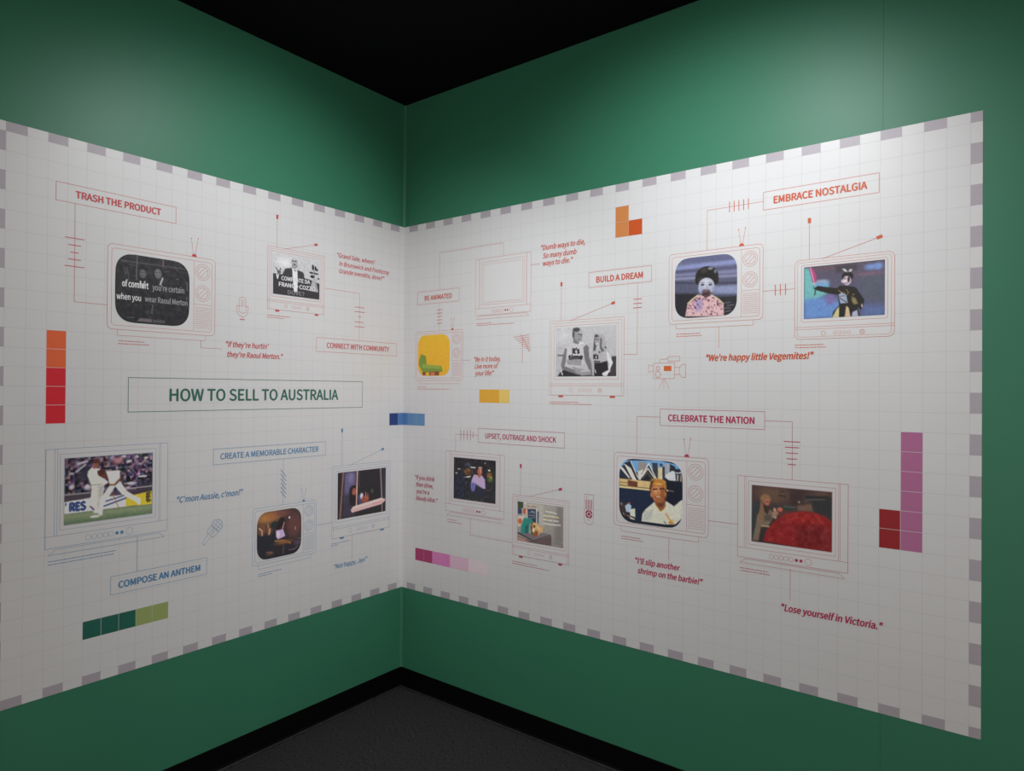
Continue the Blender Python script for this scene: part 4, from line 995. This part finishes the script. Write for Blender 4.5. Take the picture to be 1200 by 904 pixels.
# ------------------------------------------------------------------ television drawings
def retro_tv(Mu, ink_name, key, b, scr, label, piclabel):
    """cabinet with a rounded tube, two dials, a speaker grille and rabbit ears"""
    u0, u1, v0, v1 = b
    w, h = u1 - u0, v1 - v0
    s = w / 6.8
    I = [M_FILL, INKS[ink_name]]
    t = Part(Mu, 'television_drawing', (u0 + u1) / 2, (v0 + v1) / 2, I, label=label)
    t.poly(rrect(u0, v0, u1, v1, .28 * s), 1, 0)
    t.frame(u0, v0, u1, v1, .020, .28 * s, 2, 1)
    t.frame(u0 + .23 * s, v0 + .23 * s, u1 - .22 * s, v1 - .23 * s, .018, .2 * s, 2, 1)
    du = u0 + .785 * w
    t.line([(du, v0 + .23 * s), (du, v1 - .23 * s)], .017, 2, 1)
    t.line([(du, v0 + .604 * h), (u1 - .22 * s, v0 + .604 * h)], .017, 2, 1)
    t.build()
    for fv in (.183, .458):
        k = Part(Mu, 'dial', u0 + .875 * w, v0 + fv * h, I, t)
        cu, cv = u0 + .873 * w, v0 + fv * h
        k.ring(cu, cv, .50 * s, .018, 3, 1, 28)
        k.ring(cu, cv, .36 * s, .018, 3, 1, 24)
        for o in (-.075 * s, .075 * s):
            c_ = .30 * s * .707
            k.line([(cu - c_ + o, cv + c_ + o), (cu + c_ + o, cv - c_ + o)], .018, 3, 1)
        k.build()
    g = Part(Mu, 'speaker_grille', u0 + .876 * w, v0 + .78 * h, I, t)
    for k in range(11):
        vv = v0 + (.645 + .026 * k) * h
        g.line([(u0 + .80 * w, vv), (u0 + .955 * w, vv)], .014, 3, 1)
    g.build()
    p = Part(Mu, 'base', u0 + .5 * w, v1 + .17 * s, I, t)
    p.rect(u0 + .087 * w, v1 + .02, u0 + .907 * w, v1 + .34 * s, 1, 0)
    p.line([(u0 + .087 * w, v1), (u0 + .087 * w, v1 + .34 * s), (u0 + .907 * w, v1 + .34 * s), (u0 + .907 * w, v1)], .017, 2, 1)
    p.build()
    a = Part(Mu, 'antenna', du, v0 - .6 * s, I, t)
    a.poly([(du + .17 * s * math.cos(math.pi * q / 8), v0 - .02 - .17 * s * math.sin(math.pi * q / 8)) for q in range(9)], 3, 1)
    for dx, dy in ((-.21, -1.13), (.26, -1.19)):
        a.line([(du + dx * .25 * s, v0 - .12 * s), (du + dx * s, v0 + dy * s)], .017, 2, 1)
        a.disc(du + dx * s, v0 + dy * s, .035, 3, 1, 8)
    a.build()
    photo(t, key, *scr, rounded=.23, label=piclabel)
    return t


def portable_tv(Mu, ink_name, key, b, scr, ant, label, piclabel, rounded=0., feet=True):
    """squarish set with two telescopic aerials, a control strip and feet"""
    u0, u1, v0, v1 = b
    w, h = u1 - u0, v1 - v0
    s = w / 6.03
    I = [M_FILL, INKS[ink_name]]
    t = Part(Mu, 'television_drawing', (u0 + u1) / 2, (v0 + v1) / 2, I, label=label)
    t.poly(rrect(u0, v0, u1, v1, rounded), 1, 0)
    t.frame(u0, v0, u1, v1, .018, rounded, 2, 1)
    i = .17 * s
    t.frame(u0 + i, v0 + i, u1 - i, v1 - (.15 * s if rounded else 0), .014, rounded * .6, 2, 1)
    t.frame(scr[0] - .15 * s, scr[2] - .13 * s, scr[1] + .16 * s, scr[3] + .2 * s, .017, rounded * .3, 2, 1)
    for fv in (.848, .876):
        t.line([(u0 + .02, v0 + fv * h), (u1 - .02, v0 + fv * h)], .017, 2, 1)
    t.build()
    vk = v0 + .932 * h
    for fu, rr in ((.305, .14), (.695, .14)):
        k = Part(Mu, 'knob', u0 + fu * w, vk, I, t)
        k.ring(u0 + fu * w, vk, rr * s, .017, 3, 1)
        if fu > .5:
            k.ring(u0 + fu * w, vk, rr * s * .55, .015, 3, 1)
        k.build()
    for k_ in range(4):
        k = Part(Mu, 'button', u0 + (.425 + .047 * k_) * w, vk, I, t)
        k.ring(u0 + (.425 + .047 * k_) * w, vk, .095 * s, .014, 3, 1, 14)
        k.build()
    if feet:
        for fu in (.162, .857):
            k = Part(Mu, 'foot', u0 + fu * w, v1 + .075, I, t)
            k.rect(u0 + fu * w - .2 * s, v1 + .02, u0 + fu * w + .2 * s, v1 + .14, 3, 1)
            k.build()
    (ax, ay), (bx, by), fx = ant
    for q0, q1 in (((ax, v0), (ax, ay)), ((fx, v0 + .03), (bx, by))):
        a = Part(Mu, 'antenna', (q0[0] + q1[0]) / 2, (q0[1] + q1[1]) / 2, I, t)
        dx, dy = q1[0] - q0[0], q1[1] - q0[1]
        L = math.hypot(dx, dy)
        dx, dy = dx / L, dy / L
        a.line([q0, (q1[0] - dx * .17, q1[1] - dy * .17)], .018, 3, 1)
        a.line([(q1[0] - dx * .06, q1[1] - dy * .06), (q1[0] + dx * .06, q1[1] + dy * .06)], .17, 3, 1)
        a.build()
    photo(t, key, *scr, label=piclabel)
    return t


def wide_tv(Mu, ink_name, key, b, scr, label, piclabel):
    """big set with a speaker strip either side, a button row and a slanted stand"""
    u0, u1, v0, v1 = b
    w, h = u1 - u0, v1 - v0
    s = w / 6.84
    I = [M_FILL, INKS[ink_name]]
    t = Part(Mu, 'television_drawing', (u0 + u1) / 2, (v0 + v1) / 2, I, label=label)
    t.rect(u0, v0, u1, v1, 1, 0)
    t.frame(u0, v0, u1, v1, .018, 0, 2, 1)
    for f_ in (.066, .086, .921, .934):
        t.line([(u0 + f_ * w, v0), (u0 + f_ * w, v0 + .88 * h)], .015, 2, 1)
    t.line([(u0, v0 + .88 * h), (u1, v0 + .88 * h)], .017, 2, 1)
    t.frame(scr[0] - .22 * s, scr[2] - .25 * s, scr[1] + .21 * s, scr[3] + .23 * s, .015, 0, 2, 1)
    t.frame(scr[0] - .018, scr[2] - .018, scr[1] + .018, scr[3] + .018, .012, 0, 2, 1)
    t.build()
    vb = v0 + .942 * h
    for k_ in range(5):
        k = Part(Mu, 'button', u0 + (.326 + .0457 * k_) * w, vb, I, t)
        k.ring(u0 + (.326 + .0457 * k_) * w, vb, .145 * s, .014, 3, 1, 16)
        k.build()
    for fu in (.557, .598):
        k = Part(Mu, 'indicator_dot', u0 + fu * w, vb, I, t)
        k.disc(u0 + fu * w, vb, .10 * s, 3, 1)
        k.build()
    k = Part(Mu, 'knob', u0 + .664 * w, vb, I, t)
    k.ring(u0 + .664 * w, vb, .2 * s, .015, 3, 1)
    k.build()
    p = Part(Mu, 'base', (u0 + u1) / 2, v1 + .2 * s, I, t)
    q = [(u0 + .022 * w, v1 + .36 * s), (u0 + .077 * w, v1 + .09 * s), (u0 + .928 * w, v1 + .09 * s), (u0 + .972 * w, v1 + .36 * s)]
    p.line(q, .017, 2, 1, True)
    p.build()
    if key:
        photo(t, key, *scr, label=piclabel)
    else:
        p = Part(Mu, 'screen_picture', (scr[0] + scr[1]) / 2, (scr[2] + scr[3]) / 2, I, t, piclabel)
        p.rect(scr[0], scr[2], scr[1], scr[3], 3, 0)
        p.build()
    return t


inkmat('subtitle', (214, 213, 216))
inkmat('subtitle_dim', (150, 149, 152))
inkmat('print_black', (40, 38, 42))
inkmat('sponsor_blue', (50, 72, 122), 178)
inkmat('sponsor_brown', (64, 48, 42), 178)


def on_screen(t, ink_name, rows, z=4, shear=0.):
    """writing printed over a television's picture; rows of (text, u0, u1, vcap, vbase, bold[, slope])"""
    p = Part(t.M, 'lettering', (rows[0][1] + rows[0][2]) / 2, rows[0][4], [INKS[ink_name]], t)
    for r_ in rows:
        write(p, r_[0], r_[1], r_[2], r_[3], r_[4], r_[5], shear, z, 0, r_[6] if len(r_) > 6 else 0)
    p.build()


t = retro_tv(left, 'red', 'T1', (5.17, 11.97, 4.85, 9.71), (5.60, 10.20, 5.29, 9.27), 'red-outlined television drawing under Trash the Product with a black and white shoe advertisement', 'dark black and white picture of two people behind white subtitles')
on_screen(t, 'subtitle', [('of comfort', 5.99, 7.57, 6.84, 7.20, .02), ('when you', 5.68, 7.12, 7.62, 7.96, .012)])
on_screen(t, 'subtitle_dim', [('you\u2019re certain', 7.80, 9.84, 6.88, 7.22, .012), ('wear Raoul Merton', 7.35, 10.07, 7.63, 7.95, .012)])
t = portable_tv(left, 'red', 'T2', (16.0, 21.02, 3.23, 7.56), (16.42, 20.55, 3.64, 6.49), ((16.75, 1.12), (20.2, 2.50), 17.37),
                'red-outlined television drawing with two aerials above Connect with Community', 'black and white picture of a man in a suit beside a plant, with capital lettering')
on_screen(t, 'subtitle', [('COMPRATE DA', 17.13, 19.67, 5.18, 5.45, .019), ('FRANCO COZZO', 16.92, 20.15, 5.62, 5.90, .019), ('V', 16.68, 16.93, 5.10, 5.40, .05)])
on_screen(t, 'subtitle_dim', [('DOVE?', 17.70, 19.15, 6.10, 6.37, .0)])
t = wide_tv(left, 'blue', 'T3', (2.04, 8.88, 16.375, 21.67), (2.985, 7.92, 16.91, 20.515), 'blue-outlined television drawing with a picture of two cricket players, at the lower left', 'color picture of two cricketers in white before a crowd')
on_screen(t, 'sponsor_blue', [('RES', 3.22, 4.14, 19.36, 19.80, .05), ("'", 3.02, 3.10, 19.36, 19.7, .05)])
on_screen(t, 'sponsor_brown', [('E', 7.53, 7.88, 19.26, 19.75, .06)])
retro_tv(left, 'blue', 'T4', (14.97, 20.43, 21.18, 25.05), (15.31, 19.07, 21.51, 24.76), 'blue-outlined television drawing under Create a Memorable Character showing a dim room', 'dim picture of a woman in a mauve top in a brown room')
portable_tv(left, 'blue', 'T5', (21.93, 28.14, 18.88, 24.30), (22.49, 27.63, 19.40, 22.93), ((22.88, 16.2), (27.25, 17.88), 23.71),
            'blue-outlined television drawing with two aerials above the quotation Not happy, Jan', 'dark picture of a woman leaning at an open window')
wide_tv(right, 'coral', None, (7.52, 12.93, 3.10, 7.37), (8.37, 12.13, 3.57, 6.43), 'reddish-outlined television drawing with a white screen, beside the Dumb ways to die quotation', 'plain white screen')
retro_tv(right, 'coral', 'T7', (.87, 6.23, 8.35, 12.30), (1.15, 4.80, 8.63, 11.93), 'small television drawing under Be Animated with an orange screen', 'orange screen with a green armchair')
t = portable_tv(right, 'coral', 'T8', (14.67, 20.71, 8.21, 13.36), (15.215, 20.14, 8.70, 12.07), ((15.65, 5.66), (19.86, 7.26), 16.42),
                'television drawing with two aerials below Build a Dream, showing a man and a woman in printed shirts', 'black and white picture of a man and a woman in lettered white shirts')
on_screen(t, 'print_black', [('It\u2019s', 16.60, 17.24, 10.14, 10.50, .05), ('time', 16.26, 17.52, 10.60, 10.90, .05), ('It\u2019s', 18.33, 18.76, 10.60, 10.90, .05), ('time', 18.38, 18.9, 11.01, 11.15, .03)])
retro_tv(right, 'orange', 'T9', (23.93, 29.86, 4.57, 8.89), (24.33, 28.33, 4.90, 8.56), 'orange-outlined television drawing showing a smiling child with dark hair, above the happy little Vegemites quotation', 'tinted picture of a child in a dotted pink blouse')
portable_tv(right, 'orange', 'T10', (31.66, 36.69, 5.77, 10.13), (32.145, 36.235, 6.17, 9.02), ((32.43, 3.63), (35.97, 4.98), 33.11),
            'orange-outlined television drawing with two aerials below Embrace Nostalgia, showing a costumed performer', 'blue and mauve picture of a performer in black holding a pink light stick', .3, False)
wide_tv(right, 'wine', 'T11', (4.48, 10.56, 17.85, 22.57), (5.355, 9.705, 18.315, 21.515), 'wine-outlined television drawing showing a person in a pale shirt in a dark bar, by the If you drink quotation', 'dark picture of a person in a pale mauve shirt')
portable_tv(right, 'wine', 'T12', (11.36, 16.43, 20.64, 25.0), (11.82, 15.96, 21.07, 23.93), ((12.12, 18.52), (15.68, 19.88), 12.78),
            'wine-outlined television drawing with two aerials showing a vet and a dog, between the bar scene and the remote control', 'picture of a vet in green with a dog on a grey table')
retro_tv(right, 'crimson', 'T13', (20.01, 26.62, 17.05, 21.79), (20.41, 24.93, 17.39, 21.50), 'crimson-outlined television drawing showing a man before white sail-shaped roofs, left below Celebrate the Nation', 'color picture of a smiling fair-haired man before a harbor')
wide_tv(right, 'crimson', 'T14', (28.44, 34.50, 17.90, 22.585), (29.28, 33.68, 18.38, 21.585), 'crimson-outlined television drawing showing a woman beside a huge red ball of yarn, right below Celebrate the Nation', 'dim picture of a woman beside a huge red ball of yarn')

# ------------------------------------------------------------------ small line icons
p = Part(left, 'microphone_drawing', 14.02, 7.7, [INKS['red']], label='red line drawing of a studio microphone')
p.frame(13.76, 7.0, 14.30, 8.05, .019, .25)
p.line([(13.76, 7.58), (14.30, 7.58)], .019)
for k in range(3):
    p.line([(13.88, 7.22 + .12 * k), (14.18, 7.22 + .12 * k)], .018)
p.line([(13.56, 7.58), (13.76, 7.58)], .019)
p.line([(14.30, 7.58), (14.48, 7.58)], .019)
p.line([(13.58, 7.58), (13.60, 7.95), (13.70, 8.15), (13.88, 8.28), (14.16, 8.28), (14.34, 8.15), (14.45, 7.95), (14.47, 7.58)], .019)
p.line([(14.02, 8.28), (14.02, 8.47)], .019)
p.line([(13.84, 8.48), (14.2, 8.48)], .05)
p.build()

p = Part(left, 'microphone_drawing', 11.95, 22.2, [INKS['blue']], label='blue line drawing of a tilted hand microphone')


def rot(pts, cu=11.95, cv=22.22, a=math.radians(47)):
    return [(cu + x * math.cos(a) - y * math.sin(a), cv - (x * math.sin(a) + y * math.cos(a))) for x, y in pts]


p.line(rot([(-.95, .09), (-.25, .17), (-.25, -.17), (-.95, -.09)]), .022, 2, 0, True)
p.line(rot([(-.25, .3), (.22, .36), (.22, -.36), (-.25, -.3)]), .022, 2, 0, True)
p.line(rot([(.28, .38), (.6, .40), (.82, .2), (.88, 0), (.82, -.2), (.6, -.40), (.28, -.38)]), .022, 2, 0, True)
p.line(rot([(.28, .13), (.84, .13)]), .018)
p.line(rot([(.28, -.13), (.84, -.13)]), .018)
p.line(rot([(.46, .38), (.46, -.38)]), .018)
p.line(rot([(.66, .34), (.66, -.34)]), .018)
p.line(rot([(-.1, .1), (.08, .1), (.08, -.1), (-.1, -.1)]), .019, 2, 0, True)
p.build()

inkmat('camera_orange', (200, 96, 50), 205)
p = Part(right, 'film_camera_drawing', 23.8, 11.8, [INKS['orange'], INKS['camera_orange']], label='orange line drawing of a film camera on a tripod')
p.frame(22.88, 11.28, 24.34, 12.25, .022)
p.rect(23.60, 11.46, 24.12, 11.77, 2, 1)
p.ring(23.19, 11.60, .12)
p.ring(23.19, 11.98, .19)
p.line([(22.88, 11.45), (22.52, 11.37), (22.52, 11.85), (22.88, 11.75)], .020)
p.line([(24.34, 11.55), (24.66, 11.55), (24.66, 12.0), (24.34, 12.0)], .020)
p.line([(24.66, 11.58), (24.86, 11.38), (25.09, 11.38), (25.09, 12.18), (24.86, 12.18), (24.66, 11.97)], .020)
p.frame(23.88, 10.88, 24.68, 11.16, .020)
p.line([(23.28, 11.28), (23.36, 11.06), (23.88, 11.019)], .020)
for q in (23.30, 23.61, 23.93):
    p.line([(23.61 + (q - 23.61) * .2, 12.29), (q, 12.85)], .019)
p.build()

p = Part(right, 'rooftop_antenna_drawing', 12.2, 10.0, [INKS['coral']], label='reddish line drawing of a rooftop antenna')
p.line([(12.07, 9.02), (12.88, 10.30)], .03)
p.line([(12.19, 9.25), (12.19, 11.05)], .034)
for k in range(8):
    f_ = k / 7
    p.line([(11.33 + 1.38 * f_, 9.17 + 1.02 * f_), (12.80 + .12 * f_, 9.05 + 1.06 * f_)], .03)
p.build()

p = Part(right, 'remote_control_drawing', 18.06, 21.0, [INKS['crimson']], label='crimson line drawing of a remote control')
p.line([(17.70, 20.02), (18.42, 20.02), (18.42, 21.75), (18.34, 21.93), (18.20, 22.02), (17.92, 22.02), (17.78, 21.93), (17.70, 21.75)], .019, 2, 0, True)
p.disc(17.86, 20.19, .034)
for q in range(5):
    for k in range(3):
        p.ring(17.86 + .2 * k, 20.42 + .135 * q, .06, .028, 2, 0, 8)
p.disc(18.06, 21.33, .12, 3)
for q in range(4):
    a0 = math.pi / 4 * (2 * q + 1)
    for d in (-.3, 0, .3):
        p.line([(18.06 + .23 * math.cos(a0 + d - .18), 21.33 + .23 * math.sin(a0 + d - .18)), (18.06 + .23 * math.cos(a0 + d + .18), 21.33 + .23 * math.sin(a0 + d + .18))], .10, 3)
p.line([(17.96, 21.72), (18.16, 21.72)], .019)
p.build()
